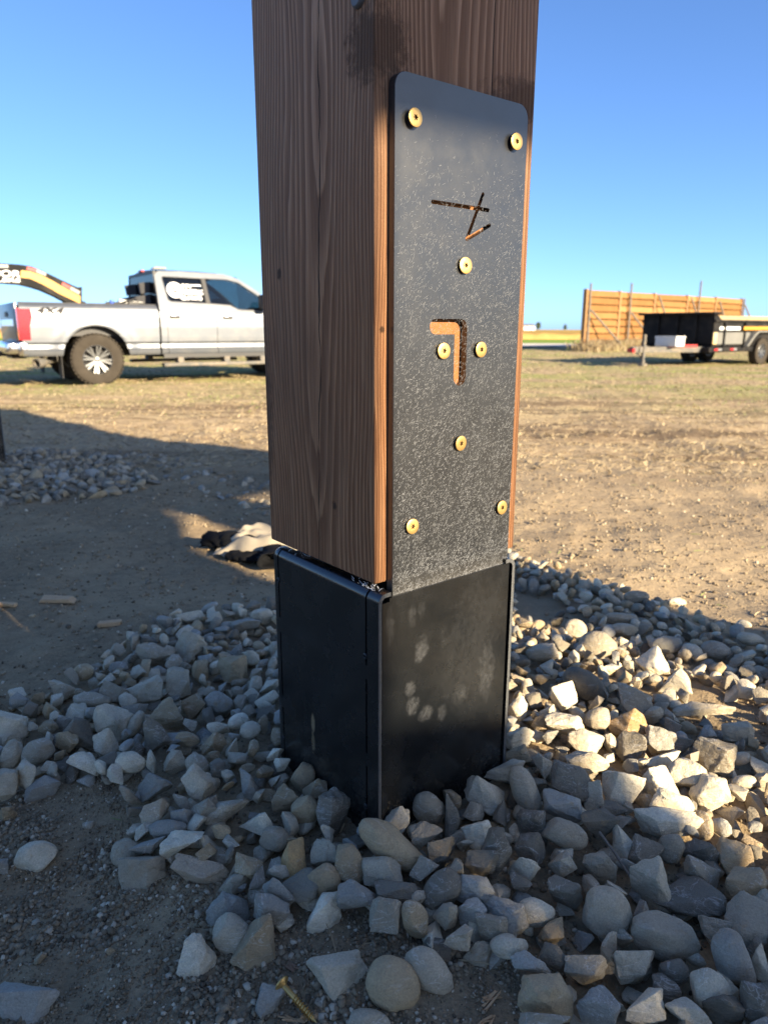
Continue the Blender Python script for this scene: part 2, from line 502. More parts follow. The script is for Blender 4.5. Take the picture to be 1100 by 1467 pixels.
def stone_mat(name, src):
    t = NT(name)
    if src == 'object':
        oi = t.n('ShaderNodeObjectInfo'); col = oi.outputs['Color']; rnd = oi.outputs['Random']
    else:
        at = t.n('ShaderNodeAttribute', attribute_name='tone'); col = at.outputs['Color']; rnd = at.outputs['Alpha']
    g = t.pos()
    off = t.n('ShaderNodeVectorMath', operation='ADD')
    t.l(g, off.inputs[0])
    cmb = t.n('ShaderNodeCombineXYZ'); t.l(t.math('MULTIPLY', rnd, 37.0), cmb.inputs[0]); t.l(t.math('MULTIPLY', rnd, 19.0), cmb.inputs[2])
    t.l(cmb.outputs[0], off.inputs[1])
    v = off.outputs[0]
    n1 = t.noise(v, 45, 5, .6)
    n2 = t.noise(v, 420, 4, .7)
    n3 = t.noise(t.mapping(v, (1, 1, 4), rot=(.5, .8, 0)), 28, 5, .65, .5)
    c = t.mix(t.rng(n1, .3, .7, .0, .55), col, t.mix(.6, col, (.24, .19, .125)), 'MIX')
    c = t.mix(t.rng(n2, .35, .7, 0, .7), c, t.mix(.55, col, (.06, .058, .055)))
    c = t.mix(t.rng(n3, .60, .72, 0, .45), c, t.mix(.6, col, (.62, .60, .56)))
    c = t.mix(t.rng(t.noise(v, 14, 4, .6), .52, .72, 0, .5), c, (.33, .265, .175))
    ven = t.math('ABSOLUTE', t.math('SUBTRACT', t.noise(t.mapping(v, (1, 1, 2.2), rot=(.9, .3, 0)), 17, 4, .6, .8), .5))
    c = t.mix(t.math('MULTIPLY', t.rng(ven, .0, .012, .55, 0), t.math('GREATER_THAN', rnd, .45)), c, t.mix(.55, col, (.80, .77, .70)))
    c = t.mix(t.math('MULTIPLY', t.rng(t.noise(v, 60, 4, .7), .58, .70, 0, .55), t.math('LESS_THAN', rnd, .4)), c, (.36, .24, .12))
    b = t.bump(n1, .8, .008)
    b = t.bump(n2, .9, .0016, b)
    b = t.bump(n3, .7, .004, b)
    return t.fin(c, .82, 0, b, spec=.3)
M_stone = stone_mat('gravel_stone', 'object')
M_stone2 = stone_mat('gravel_stone_fill', 'attr')

def ground_mat():
    t = NT('site_ground')
    g = t.pos()
    sp = t.n('ShaderNodeSeparateXYZ'); t.l(g, sp.inputs[0])
    x, y, z = sp.outputs
    d = t.math('SQRT', t.math('ADD', t.math('MULTIPLY', x, x), t.math('MULTIPLY', y, y)))
    big = t.noise(g, .55, 4, .6)
    mid = t.noise(g, 3.0, 5, .6)
    fine = t.noise(g, 26, 5, .7)
    vf = t.noise(g, 170, 4, .7)
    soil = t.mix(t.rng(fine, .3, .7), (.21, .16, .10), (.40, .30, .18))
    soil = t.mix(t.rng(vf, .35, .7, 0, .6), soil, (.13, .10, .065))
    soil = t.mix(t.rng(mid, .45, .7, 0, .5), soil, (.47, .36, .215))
    dry = t.rng(t.math('ADD', d, t.math('MULTIPLY', t.math('SUBTRACT', mid, .5), 1.0)), 1.2, 2.3, 0, 1, sm=True)  # mask for sunlight painted into the soil: paler farther out, most to the right
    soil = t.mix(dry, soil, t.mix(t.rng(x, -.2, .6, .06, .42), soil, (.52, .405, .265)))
    # straw-covered, tracked field beyond the building plot
    st = t.noise(t.mapping(g, (1, 3.2, 1), rot=(0, 0, R(-12))), 1.1, 6, .72)
    st2 = t.noise(t.mapping(g, (1, 2.0, 1)), 16, 4, .75)
    fld = t.mix(t.rng(st, .36, .62), (.28, .205, .132), (.45, .345, .215))
    fld = t.mix(t.rng(st2, .45, .62, 0, .6), fld, (.52, .41, .25))
    fld = t.mix(t.rng(st2, .50, .32, 0, .45), fld, (.20, .145, .09))
    grn = t.math('MULTIPLY', t.rng(t.noise(t.mapping(g, (1, 2.0, 1), (5, 1, 0)), .42, 5, .65), .42, .60), t.rng(d, 7.5, 13, 0, .75))
    fld = t.mix(grn, fld, t.mix(st2, (.17, .20, .065), (.42, .41, .16)))
    trk = t.noise(t.mapping(g, (.25, 3.0, 1), rot=(0, 0, R(-8))), .75, 4, .6)
    fld = t.mix(t.math('MULTIPLY', t.rng(trk, .50, .62, 0, .8), t.rng(d, 14, 9, 0, 1)), fld, (.155, .112, .075))
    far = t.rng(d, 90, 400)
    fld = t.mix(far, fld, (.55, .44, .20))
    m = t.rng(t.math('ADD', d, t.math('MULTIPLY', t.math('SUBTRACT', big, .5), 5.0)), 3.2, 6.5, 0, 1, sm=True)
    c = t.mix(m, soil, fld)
    b = t.bump(mid, .35, .04)
    b = t.bump(fine, .7, .010, b)
    b = t.bump(vf, .7, .004, b)
    return t.fin(c, .95, 0, b, spec=.0)
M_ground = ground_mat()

def attr_mat(name, rough=.9, attr='tone', transl=0.0):
    t = NT(name)
    a = t.n('ShaderNodeAttribute', attribute_name=attr)
    return t.fin(a.outputs['Color'], rough, 0, None, spec=.2)
M_grain = attr_mat('soil_crumbs')
M_straw = attr_mat('straw')

def set_tone(me, cols, per):
    """cols (n,4) one per element, per = vertices per element"""
    at = me.color_attributes.new('tone', 'FLOAT_COLOR', 'POINT')
    at.data.foreach_set('color', np.repeat(np.asarray(cols, np.float32), per, axis=0).ravel())

# ------------------------------------------------------------------ ground
BX, BY = 0.02, 1.18                                    # middle of the post base
def hz(x, y):
    x = np.asarray(x, float); y = np.asarray(y, float)
    d = np.hypot(x, y - 1.0)
    dp = np.hypot(x - BX, y - BY)
    h = .12 * (1 - smooth(2.2, 6.5, d)) + .05 * np.exp(-(dp / .50) ** 2)
    h = h + .05 * np.exp(-(np.hypot(x + 2.55, y - 4.35) / .6) ** 2)
    near = 1 - smooth(5, 9, d)
    h = h + near * (.014 * vnoise(x * 2.6, y * 2.6) + .008 * vnoise(x * 7 + 9, y * 7) + .0045 * vnoise(x * 19, y * 19 + 4) + .003 * vnoise(x * 43, y * 43))
    fl = smooth(3.2, 6, d) * (1 - smooth(30, 80, d))
    h = h + fl * (.022 * vnoise(x * .7, y * .9) + .018 * vnoise(x * 2.1 + 3, y * 3.3) + .012 * vnoise(x * 6, y * 8))
    for (yy, sl, wd, dp_) in ((5.0, -.16, .16, .035), (5.9, -.14, .2, .04), (7.6, -.10, .2, .045), (9.0, -.08, .25, .04)):
        r = (y - yy - sl * (x - 2)) / wd
        h = h - dp_ * np.exp(-r * r) * smooth(.4, 1.5, x) * (.6 + .5 * vnoise(x * 3, y * 3))
    return h

def graded(lo, hi, c, fine, grow, far):
    out = [c]
    s = fine
    p = c
    while p < hi:
        p += s
        if abs(p - c) > 1.7: s = min(s * grow, 400)
        out.append(p)
    s = fine; p = c
    neg = []
    while p > lo:
        p -= s
        if abs(p - c) > 1.7: s = min(s * grow, 400)
        neg.append(p)
    return np.array(neg[::-1] + out)
gx = graded(-4000, 4000, 0, .026, 1.035, 0)
gy = graded(-400, 6000, 1.2, .024, 1.028, 0)
GX, GY = np.meshgrid(gx, gy)
GZ = hz(GX, GY)
nx, ny = len(gx), len(gy)
ii = (np.arange(ny - 1)[:, None] * nx + np.arange(nx - 1)[None, :]).ravel()
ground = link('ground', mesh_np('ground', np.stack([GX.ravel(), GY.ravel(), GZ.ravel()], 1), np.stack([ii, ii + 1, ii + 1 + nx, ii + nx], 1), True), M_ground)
tag(ground, kind='structure')

def strip(name, y0, y1, z, mat, x0=-400, x1=500, skew=0.0, n=80, h=0.0):
    xs = np.linspace(x0, x1, n)
    V = []
    for xx in xs:
        V += [(xx, y0 + skew * xx, z), (xx, y1 + skew * xx, z)]
    Fs = [(2 * i, 2 * i + 2, 2 * i + 3, 2 * i + 1) for i in range(n - 1)]
    return tag(link(name, mesh_np(name, V, Fs), mat), kind='structure')
strip('gravel_road', 39.5, 48, .05, simple('road_gravel', (.66, .60, .52), .95, var=.15, scale=1.2, spec=0))
strip('green_verge', 48, 68, .055, simple('verge_grass', (.22, .30, .07), .95, var=.25, scale=.5, spec=0))
# standing stubble crop: a real block with a ragged top
def crop():
    xs = np.linspace(-160, 240, 801)
    ys = np.array([68, 68.4, 69, 71, 75, 82, 95, 120, 170, 260, 420, 700])
    X, Y = np.meshgrid(xs, ys)
    Z = .50 + .10 * vnoise(X * 1.3, Y * .9) + .05 * vnoise(X * 4, Y)
    Z[0] = .03
    n_ = len(xs)
    k = (np.arange(len(ys) - 1)[:, None] * n_ + np.arange(n_ - 1)[None, :]).ravel()
    return mesh_np('stubble_field', np.stack([X.ravel(), Y.ravel(), Z.ravel()], 1), np.stack([k, k + 1, k + 1 + n_, k + n_], 1))
tag(link('stubble_field', crop(), simple('stubble', (.44, .29, .10), .95, var=.3, scale=.9, spec=0)), kind='stuff')

# ------------------------------------------------------------------ unseen blockers added behind the camera, cut to cast the plot's shadows
def sunw(a, s, z):
    p = SH * s + SQ * a
    return (p[0], p[1], z)
def sun_prism(mb, poly, s0, s1):
    n = len(poly)
    A = [mb.bm.verts.new(sunw(a, s0, z)) for a, z in poly]
    B = [mb.bm.verts.new(sunw(a, s1, z)) for a, z in poly]
    mb.bm.faces.new(A); mb.bm.faces.new(B[::-1])
    for i in range(n):
        mb.bm.faces.new((A[(i + 1) % n], A[i], B[i], B[(i + 1) % n]))
SD = 5.0
M_blocker = simple('blocker_timber', (.16, .09, .05), .8, var=.3, scale=6)
sh = empty('shadow_blocker', sunw(0, SD, 0))
tag(sh, 'unseen timber blocker added behind the camera to throw the broad shadow over the building plot', 'shadow blocker')
def shp(name, poly, s0, s1):
    mb = MB(); sun_prism(mb, poly, s0, s1)
    bmesh.ops.translate(mb.bm, vec=Vector(sunw(0, SD, 0)) * -1, verts=mb.bm.verts)
    return mb.build(name, M_blocker, sh)
shp('upper_blocker', [(-3.2, 3.14), (.2, 3.15), (.966, 3.14), (.966, 2.24), (1.28, 2.24), (1.28, 2.53), (1.69, 2.885), (1.72, 2.85), (3.2, 2.87), (3.2, 5.6), (-3.2, 5.6)], SD, SD + .12)
shp('side_blocker', [(-3.2, -.1), (.697, -.1), (.697, 3.135), (-3.2, 3.135)], SD, SD + .12)
shp('low_blocker', [(.70, -.1), (1.04, -.1), (1.04, 2.18), (.70, 2.30)], SD, SD + .12)
shp('post', [(1.26, -.1), (1.41, -.1), (1.41, 2.63), (1.26, 2.52)], SD + .02, SD + .2)
shp('post', [(1.675, -.1), (2.06, -.1), (2.06, 2.845), (1.675, 2.85)], SD, SD + .2)

# ------------------------------------------------------------------ the post
S_ = .286
PZ = .575                     # height of the timber's lower end
FX, FY, YAW = -.01282, .94973, .672564
RD = np.array([math.cos(YAW), math.sin(YAW)])
LD = np.array([-math.sin(YAW), math.cos(YAW)])
post = empty('timber_post', (FX, FY, .12), YAW)
tag(post, 'thick brown timber post with a black steel plate and black base in the gravel', 'post', 'timber posts on black bases')
DZ = PZ - .12
L0 = (0, 0, DZ)
mb = MB().box(0, S_, 0, S_, 0, 1.9)
bevel_all(mb, .0028, 2)
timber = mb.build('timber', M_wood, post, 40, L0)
bolt = MB().lathe([(0, .006), (.0085, .006), (.0105, .004), (.0112, 0), (.0112, -.004)], 24, Matrix.Rotation(R(-90), 4, 'Y')).build('bolt_cap', M_grey, timber, 40, (-.0002, .0285, .722))

def capsule(p, q, r, y0, y1, n=10):
    """a slot cutter in the plate's plane (x, z), running through it"""
    p, q = Vector(p), Vector(q)
    a = math.atan2(q.y - p.y, q.x - p.x)
    pts = [(q.x + r * math.cos(a + t), q.y + r * math.sin(a + t)) for t in np.linspace(-math.pi / 2, math.pi / 2, n)]
    pts += [(p.x + r * math.cos(a + t), p.y + r * math.sin(a + t)) for t in np.linspace(math.pi / 2, 3 * math.pi / 2, n)]
    return MB().prism(pts, 'y', y0, y1).mesh('cut')
def rounded_rect(x0, x1, z0, z1, r, top_only=True, n=8):
    pts = [(x0, z0), (x1, z0)]
    pts += [(x1 - r + r * math.cos(t), z1 - r + r * math.sin(t)) for t in np.linspace(0, math.pi / 2, n)]
    pts += [(x0 + r + r * math.cos(t), z1 - r + r * math.sin(t)) for t in np.linspace(math.pi / 2, math.pi, n)]
    return pts
pl = MB().prism(rounded_rect(.0215, .2585, -.045, .643, .017), 'y', -.0127, -.0004)
es = [e for e in pl.bm.edges if len(e.link_faces) == 2 and all(abs(v.co.y + .0127) < 1e-5 for v in e.verts)]
bmesh.ops.bevel(pl.bm, geom=es, offset=.0007, segments=2, affect='EDGES', profile=.5)
pm = pl.mesh('mounting_plate')
SL = .0026
cuts = [capsule((.0845, .5030), (.1865, .5025), SL, -.03, .02), capsule((.1753, .5215), (.1475, .4635), SL, -.03, .02), capsule((.1475, .4625), (.1900, .4835), SL, -.03, .02),
        capsule((.0935, .3485), (.1395, .3485), .0102, -.03, .02), capsule((.1410, .2800), (.1410, .3470), .0118, -.03, .02)]
pm = boolean(pm, cuts)
plate = link('mounting_plate', pm, M_plate, post, L0)
plate['label'] = 'black steel plate with a cut-out sign and gold screws'
sl = MB().box(.075, .2, -.0003, -.0001, .255, .53).build('cut_out_backing', M_slotwood, plate)

def screw_head(rad=.0110):
    """washer head with a six-lobed star recess, axis +Z outwards"""
    bm = bmesh.new()
    N = 48
    def star(t): return .0030 + .00085 * math.cos(6 * t)
    def ring(f, z): return [bm.verts.new((f(2 * math.pi * i / N) * math.cos(2 * math.pi * i / N), f(2 * math.pi * i / N) * math.sin(2 * math.pi * i / N), z)) for i in range(N)]
    rs = [ring(lambda t: .0045, -.002), ring(lambda t: rad * .80, .0006), ring(lambda t: rad * .99, .0026), ring(lambda t: rad, .0031), ring(lambda t: rad * .97, .0040),
          ring(lambda t: rad * .90, .0043), ring(lambda t: .0052, .0046), ring(star, .0045), ring(lambda t: star(t) * .9, .0012)]
    for a, b in zip(rs[:-1], rs[1:]):
        for i in range(N):
            j = (i + 1) % N
            f = bm.faces.new((a[i], a[j], b[j], b[i]))
            if a is rs[-2]: f.material_index = 1
    f = bm.faces.new(rs[-1]); f.material_index = 1
    bmesh.ops.recalc_face_normals(bm, faces=bm.faces[:])
    me = bpy.data.meshes.new('screw')
    bm.to_mesh(me); bm.free()
    for p in me.polygons: p.use_smooth = True
    me.set_sharp_from_angle(angle=R(35))
    me.materials.append(M_gold); me.materials.append(simple('recess_shade', (.16, .10, .04), .6, .4))
    return me
sm = screw_head()
for k, (x, z) in enumerate([(.0482, .5935), (.2308, .5935), (.1429, .4283), (.1064, .3165), (.1779, .3173), (.1431, .187), (.0539, .0786), (.2359, .0781)]):
    o = link('screw', sm, None, plate)
    o.location = (x, -.0127 - (.0030 if k < 2 else .0008), z)
    o.rotation_euler = (R(90 + random.uniform(-3, 3)), R(random.uniform(-3, 3)), R(random.uniform(-4, 4)) )
    o.rotation_euler.rotate_axis('Z', R(random.uniform(0, 60)))
# pale lint and wood fibres clinging to the plate
def lint(n):
    V, Fc, ct = [], [], []
    r = np.random.default_rng(11)
    m = 0
    while m < n:
        z = .56 * (1 - r.random() ** .62) if r.random() < .93 else r.random() * .60
        x = .022 + .235 * r.random()
        if r.random() < .12: z = r.random() ** 2 * .045 - .017
        if r.random() > .45 + .55 * (vnoise(x * 60, z * 60) * .5 + .5) : continue
        ln = r.uniform(.0016, .0052); a = r.normal(.8, .6); cv = r.normal(0, .6)
        wd = r.uniform(.00004, .00010)
        p = np.array([x, z]); b0 = len(V)
        yy = -.01285 - r.random() * .0004
        for s in range(4):
            dirv = np.array([math.cos(a + cv * s / 3), math.sin(a + cv * s / 3)])
            nrm = np.array([-dirv[1], dirv[0]])
            V.append((p[0] + nrm[0] * wd, yy, p[1] + nrm[1] * wd)); V.append((p[0] - nrm[0] * wd, yy - .00012 * (s in (1, 2)), p[1] - nrm[1] * wd))
            p = p + dirv * ln / 3
        for s in range(3): Fc.append((b0 + 2 * s, b0 + 2 * s + 1, b0 + 2 * s + 3, b0 + 2 * s + 2))
        m += 1
    me = mesh_np('lint', V, Fc)
    return me
lo = link('lint', lint(11000), simple('lint_fibre', (.24, .25, .265), .9), plate)
lo['kind'] = 'stuff'

# base: two bent side covers with slotted bend lines, a flat front panel
def cover_profile(side):
    """closed section (x, z): vertical sheet whose top rolls inwards"""
    t, r0 = .006, .014
    xo = -.008
    out = [(xo, -.50), (xo, -.027)]
    out += [(xo + r0 - r0 * math.cos(a), -.027 + r0 * math.sin(a)) for a in np.linspace(.15, math.pi / 2, 8)]
    out += [(.014, -.013), (.014, -.013 - t)]
    ri = r0 - t
    out += [(xo + r0 - ri * math.cos(a), -.027 + ri * math.sin(a)) for a in np.linspace(math.pi / 2, .15, 8)]
    out += [(xo + t, -.027), (xo + t, -.50)]
    return out
def cover(side):
    pts = cover_profile(side)
    ys = [-.0190, -.0185, 0.0, .05, .15, .255] + [.261, .266, .270, .2718, .2725]
    bm = bmesh.new()
    rings = []
    for y in ys:
        inset = 0.0 if y < .261 else (.0115 - math.sqrt(max(0, .0115 ** 2 - (y - .261) ** 2)))
        rings.append([bm.verts.new((x + inset * (1 if x < .02 else .6), y, z - inset * (1 if z > -.03 else 0))) for (x, z) in pts])
    n = len(pts)
    for a, b in zip(rings[:-1], rings[1:]):
        for i in range(n):
            j = (i + 1) % n
            bm.faces.new((a[i], a[j], b[j], b[i]))
    f0 = bm.faces.new(rings[0]); f1 = bm.faces.new(rings[-1][::-1])
    f0.material_index = 1
    bmesh.ops.recalc_face_normals(bm, faces=bm.faces[:])
    me = bpy.data.meshes.new('side_cover'); bm.to_mesh(me); bm.free()
    me.materials.append(M_side); me.materials.append(M_blackedge)
    for p in me.polygons: p.use_smooth = True
    me.set_sharp_from_angle(angle=R(40))
    c = []
    for (z0, z1) in ((-.128, -.004), (-.270, -.150), (-.42, -.292)):
        c.append(MB().box(-.02, .004, .0074, .0112, z0, z1).mesh('c'))
    c.append(MB().box(-.02, .02, .0074, .0112, -.024, .0).mesh('c'))
    for (z0, z1) in ((-.132, -.004), (-.278, -.160), (-.42, -.300)):
        c.append(MB().box(-.02, .004, .2488, .2524, z0, z1).mesh('c'))
    return boolean(me, c)
cm = cover('left')
LC = (0, 0, DZ + .0045)
lc = link('side_cover', cm, None, post, LC)
lc['label'] = 'black bent side cover on the left with slotted bend lines and tan scuffs'
rm = cm.copy()
rm.transform(Matrix.Translation((.262, 0, 0)) @ Matrix.Diagonal((-1, 1, 1, 1)))
rm.flip_normals()
rc = link('side_cover', rm, None, post, LC)
core = MB().box(.001, .2605, .0005, .2600, -.52, -.020).build('base_core', M_dark, post, None, L0)
fp = MB().prism([(.0015, -.50), (.2595, -.50), (.2595, -.0160), (.0145, -.0185), (.0140, -.0240), (.0015, -.0245)], 'y', -.0160, -.0132)
bevel_all(fp, .0006, 1)
fpo = fp.build('front_panel', M_panel, post, None, L0)
fpo['label'] = 'black front panel of the base with pale smudged finger marks'
bs = MB().lathe([(0, .0030), (.0016, .0030), (.0018, .0012), (.0030, .0020), (.0042, .0014), (.0046, 0), (.0046, -.001)], 16).mesh('screw', 40)
bs.materials.append(M_black)
for (y, z) in ((.0115, -.114), (.0120, -.362), (.2510, -.066), (.2530, -.362)):
    o = link('screw', bs, None, lc)
    o.location = (-.0080, y, z)
    o.rotation_euler = (0, R(-90), 0)
# shavings caught between the timber and the base
mb = MB()
r = random.Random(4)
for i in range(46):
    y = r.choice([r.uniform(-.010, .03), r.uniform(-.012, .06), r.uniform(.18, .26)])
    x = r.uniform(-.004, .012) if y > .0 else r.uniform(-.004, .018)
    p = Vector((x, y, -.012)); q = p + Vector((r.uniform(-.005, .003), r.uniform(-.006, .006), r.uniform(.001, .005)))
    mb.bar(p, q, .0005, .0002, 4)
mb.build('shavings', M_whitevinyl, lc, None)['kind'] = 'stuff'

def copy_tree(o, parent=None):
    c = o.copy(); COL.objects.link(c)
    if parent is not None: c.parent = parent
    for ch in list(o.children): copy_tree(ch, c)
    return c
post2 = copy_tree(post)
g2 = np.array([-2.335, 4.44]) - RD * S_ - LD * .0
post2.location = (g2[0], g2[1], .17)
post2['label'] = 'far timber post on a black base, cut off by the left edge of the photo'

# ------------------------------------------------------------------ stones
from_px = []
STONES = """562 1213 112 46 36 r t|big smooth oblong stone leaning against the front corner of the black base
614 1158 46 48 0 r g|round smooth grey stone touching the foot of the black front panel
647 1169 24 68 6 a d|thin dark blade-shaped stone standing on edge in front of the black panel
696 1140 62 42 38 a l|pale slab-like stone tilted down to the right before the black panel
685 1193 42 38 -20 a w|small pale yellowish stone among darker ones in front of the base
567 1180 30 48 30 a l
611 1200 44 42 0 a g
631 1222 44 50 10 a d
689 1236 46 54 15 a d
711 1218 44 74 20 a d|dark pointed upright stone before the right half of the black panel
631 1278 66 46 -50 r d
678 1273 60 40 15 a b|smooth bluish slab with a flat top in the front of the heap
638 1309 38 46 -15 a g
675 1309 42 38 0 a b
656 1342 42 36 0 a g
595 1316 36 58 -20 r t|mottled egg-shaped stone with a pale vein lying on the dark soil in front
553 1311 46 52 20 a g
569 1278 68 30 8 a d
513 1284 60 42 6 a b
547 1249 56 46 -12 a l
500 1240 44 60 -10 r t
464 1260 48 50 -10 r t|smooth round brownish stone left of the oblong one
425 1235 44 58 15 a o|orange-tinged rough stone in the left front of the heap
464 1225 44 46 -25 a g
467 1311 44 64 18 a w|pale diamond-shaped stone standing on its point in the front
398 1278 36 48 -30 a b
387 1304 54 42 20 a b
373 1356 74 64 -40 a t|rough brownish stone beside the pale upright ones at lower left
349 1334 1 1 0 a l
485 1393 82 58 -12 a l|angular pale bluish stone half sunk in the dark soil at the bottom
564 1411 80 68 32 r t|large smooth rounded stone alone on dark soil at the bottom centre
613 1393 78 56 42 r g|smooth grey stone with worn corners beside the large rounded one at the bottom
529 1465 60 34 5 r g
384 1440 36 48 20 a b|small bluish stone under the lost gold screw
371 1176 52 36 12 a w|whitish angular stone left of the black base
411 1142 40 36 0 a t
393 1202 42 36 -10 r g
436 1107 32 38 20 r t
453 1131 34 36 30 a t
438 1160 40 36 -20 r t
475 1164 46 66 15 a d|dark grey split stone against the left cover of the base
704 1331 52 38 10 a g
627 1360 44 36 25 a d
685 1367 44 42 -20 a g
725 1356 46 30 0 r l
722 1313 50 46 25 a b
431 1269 60 46 20 a d
41 1432 84 74 -25 a b|large bluish block of stone in the lower left corner
54 1228 58 44 -12 r l|lone rounded pale stone on the soil at the left edge
205 1249 66 56 -8 a g|blocky grey stone with a rough face at the edge of the soil
182 1222 46 40 -20 r g
263 1208 62 34 -8 a w|pale angular stone with a bright broken face on the left front edge
213 1212 46 24 0 a b
288 1249 84 46 22 a p|flat pinkish slab lying tilted at the left front edge
285 1373 50 64 8 a l|pale flat stone standing upright alone at lower left
335 1342 50 66 -35 r g|smooth grey stone leaning beside the pale upright one
329 1305 60 50 25 a b
331 1268 60 36 -30 a g
240 1187 56 24 0 r b
221 1164 36 40 10 a g
261 1150 28 24 0 a g
259 1172 32 28 0 a b
294 1160 42 28 -30 a g
323 1160 62 30 -30 a g
285 1123 50 38 40 a l
219 1125 52 34 -25 a b
188 1092 44 30 0 r l
168 1108 30 24 20 a l
120 1092 50 28 10 a l
62 1131 52 34 -20 a b
39 1108 34 40 30 a l
10 1123 36 44 -15 a l
54 1077 48 34 -22 r g
17 1042 42 48 0 a w|pale rough stone at the left edge of the photo
17 1081 30 42 10 r g
118 1050 50 40 15 a d|dark bluish stone in the left arm of the heap
161 1034 56 46 20 a l
149 1067 30 36 -20 a l
219 1052 52 48 -30 a d
244 1023 48 46 10 a t
209 988 52 38 -8 a w
256 978 42 42 15 a g
277 1013 44 38 -15 a t
273 926 44 40 20 a l
221 938 52 30 20 a g
238 893 24 22 0 a b
273 883 40 16 -5 a l
376 883 32 22 0 r l
352 895 44 20 5 a b
331 959 44 38 0 a t
132 1003 56 22 6 r g
91 986 32 32 -10 a g
120 963 30 24 -20 r t
165 994 44 28 20 a g
110 1025 36 30 0 a l
314 1009 42 36 15 r b
269 1059 34 20 10 r t
306 1067 38 30 -30 a t
283 1096 36 28 25 r g
252 1092 36 34 0 a g
2 1242 24 26 0 a b
8 1166 28 34 -15 a t
95 1062 36 28 20 a t
722 1103 60 30 -5 a g
751 1132 36 68 -24 r g|smooth finger-shaped stone leaning right of the base
762 1180 42 46 0 a d
805 1154 58 38 25 a b
842 1092 62 34 -8 a l
820 1121 62 52 10 a d
851 1140 24 50 12 a l
893 1129 56 54 0 a w
951 1125 62 44 15 a w
980 1111 56 48 -10 a w
1020 1136 56 50 25 a w
962 1151 58 36 25 a w
955 1178 98 38 4 a w|long flat pale slab lying in the sun patch right of the base
947 1092 64 24 -12 a w
809 1196 64 40 15 r g
856 1180 52 44 0 a d
896 1205 38 46 -5 a l
960 1216 38 46 0 r g
925 1227 46 44 30 a d
1002 1216 56 40 5 a d
1049 1223 46 48 -20 a t
1064 1265 62 52 15 a t|tan fissured stone near the right edge of the photo
860 1241 46 52 -20 a g
805 1238 36 40 5 a l
751 1245 38 40 20 a l
760 1216 42 44 -25 a d
809 1281 52 46 0 a d
767 1307 54 40 -5 r l
729 1318 56 44 30 a b
869 1309 68 80 -5 r g|big square-shouldered smooth grey stone in the front right of the heap
933 1272 48 82 -14 a l|tall angular pale stone beside the big square-shouldered one
991 1285 104 58 20 a d|large rough wedge-shaped slab in the front right of the heap
951 1343 98 58 18 r g|large smooth stone with one broken end below the wedge-shaped slab
1005 1252 54 30 35 a g
1027 1329 54 30 10 a g
1075 1322 62 72 20 a g
1049 1376 52 92 -22 r b|long smooth dark stone standing at the lower right
905 1383 72 54 18 a l
838 1387 62 50 10 a g
796 1372 50 34 25 a d
762 1383 64 26 20 a b
780 1425 78 58 5 a t
731 1358 50 28 -4 r l
856 1449 58 58 0 a b
922 1441 64 44 -15 a l
984 1452 56 44 -12 a l
1016 1418 54 56 -25 r l
965 1391 44 36 10 r d
955 1420 50 38 20 a d
1085 1438 46 60 0 a d
1035 1442 50 50 -30 a d
780 1463 72 24 0 a g
1091 1380 26 44 10 a l
856 925 54 42 -10 r g
776 936 46 26 -5 r g
838 982 68 40 32 r d
889 887 48 18 5 r g
893 902 40 18 0 r l
954 924 46 26 0 r b
1024 931 42 26 5 r b
911 855 36 18 0 r g
824 902 32 30 -5 r g
936 949 40 38 -25 a w
965 975 44 36 0 a w
1005 1015 88 18 -2 a g
1053 1047 50 36 15 a g
904 1007 62 40 35 a g
900 1040 52 48 35 a o|brownish wedge stone in the shade right of the base
856 1031 38 36 -15 r g
838 1064 54 36 10 a w
809 1040 56 38 -8 a w
807 996 38 42 0 a w
742 1015 26 38 0 a w
744 1058 40 36 10 a w
1024 1084 56 48 20 a d
1075 916 40 18 10 r l
969 863 26 14 5 r w
1065 895 22 13 10 r w
947 1062 50 34 20 a b
904 1069 42 38 0 a d"""
TONE = {'g': (.50, .425, .30), 'b': (.42, .40, .335), 'l': (.73, .635, .455), 't': (.50, .375, .215), 'd': (.235, .205, .15), 'w': (.86, .76, .55), 'o': (.58, .36, .15), 'p': (.56, .43, .29)}  # the whitish tone also paints sunlight into stones of the sun patch
TNAME = {'g': 'grey', 'b': 'bluish grey', 'l': 'pale grey', 't': 'brownish', 'd': 'dark grey', 'w': 'whitish', 'o': 'orange-brown', 'p': 'pinkish'}

def ico(sub):
    bm = bmesh.new()
    bmesh.ops.create_icosphere(bm, subdivisions=sub, radius=1)
    V = np.array([v.co[:] for v in bm.verts]); Fc = np.array([[v.index for v in f.verts] for f in bm.faces])
    bm.free()
    return V, Fc
ICO = {k: ico(k) for k in (1, 2, 3, 4)}
def stone_verts(seed, kind, sub):
    r = np.random.default_rng(seed)
    V = ICO[sub][0].copy()
    V *= r.uniform(.85, 1.15, 3)
    for _ in range(r.integers(2, 5)):
        n = r.normal(size=3); n /= np.linalg.norm(n)
        k = V @ n - r.uniform(.66, .9)
        V = V - np.maximum(k, 0)[:, None] * n * .85
    q = V * 2.2 + r.uniform(0, 50, 3)
    nz = vnoise(q[:, 0] + q[:, 2] * .7, q[:, 1] - q[:, 2] * .6)
    q2 = q * 3.5
    nz2 = vnoise(q2[:, 0] + q2[:, 2] * .7, q2[:, 1] - q2[:, 2] * .6)
    V = V * (1 + (nz * .06 + nz2 * .02)[:, None])
    lo, hi = V.min(0), V.max(0)
    return (V - (lo + hi) / 2) / ((hi - lo) / 2)
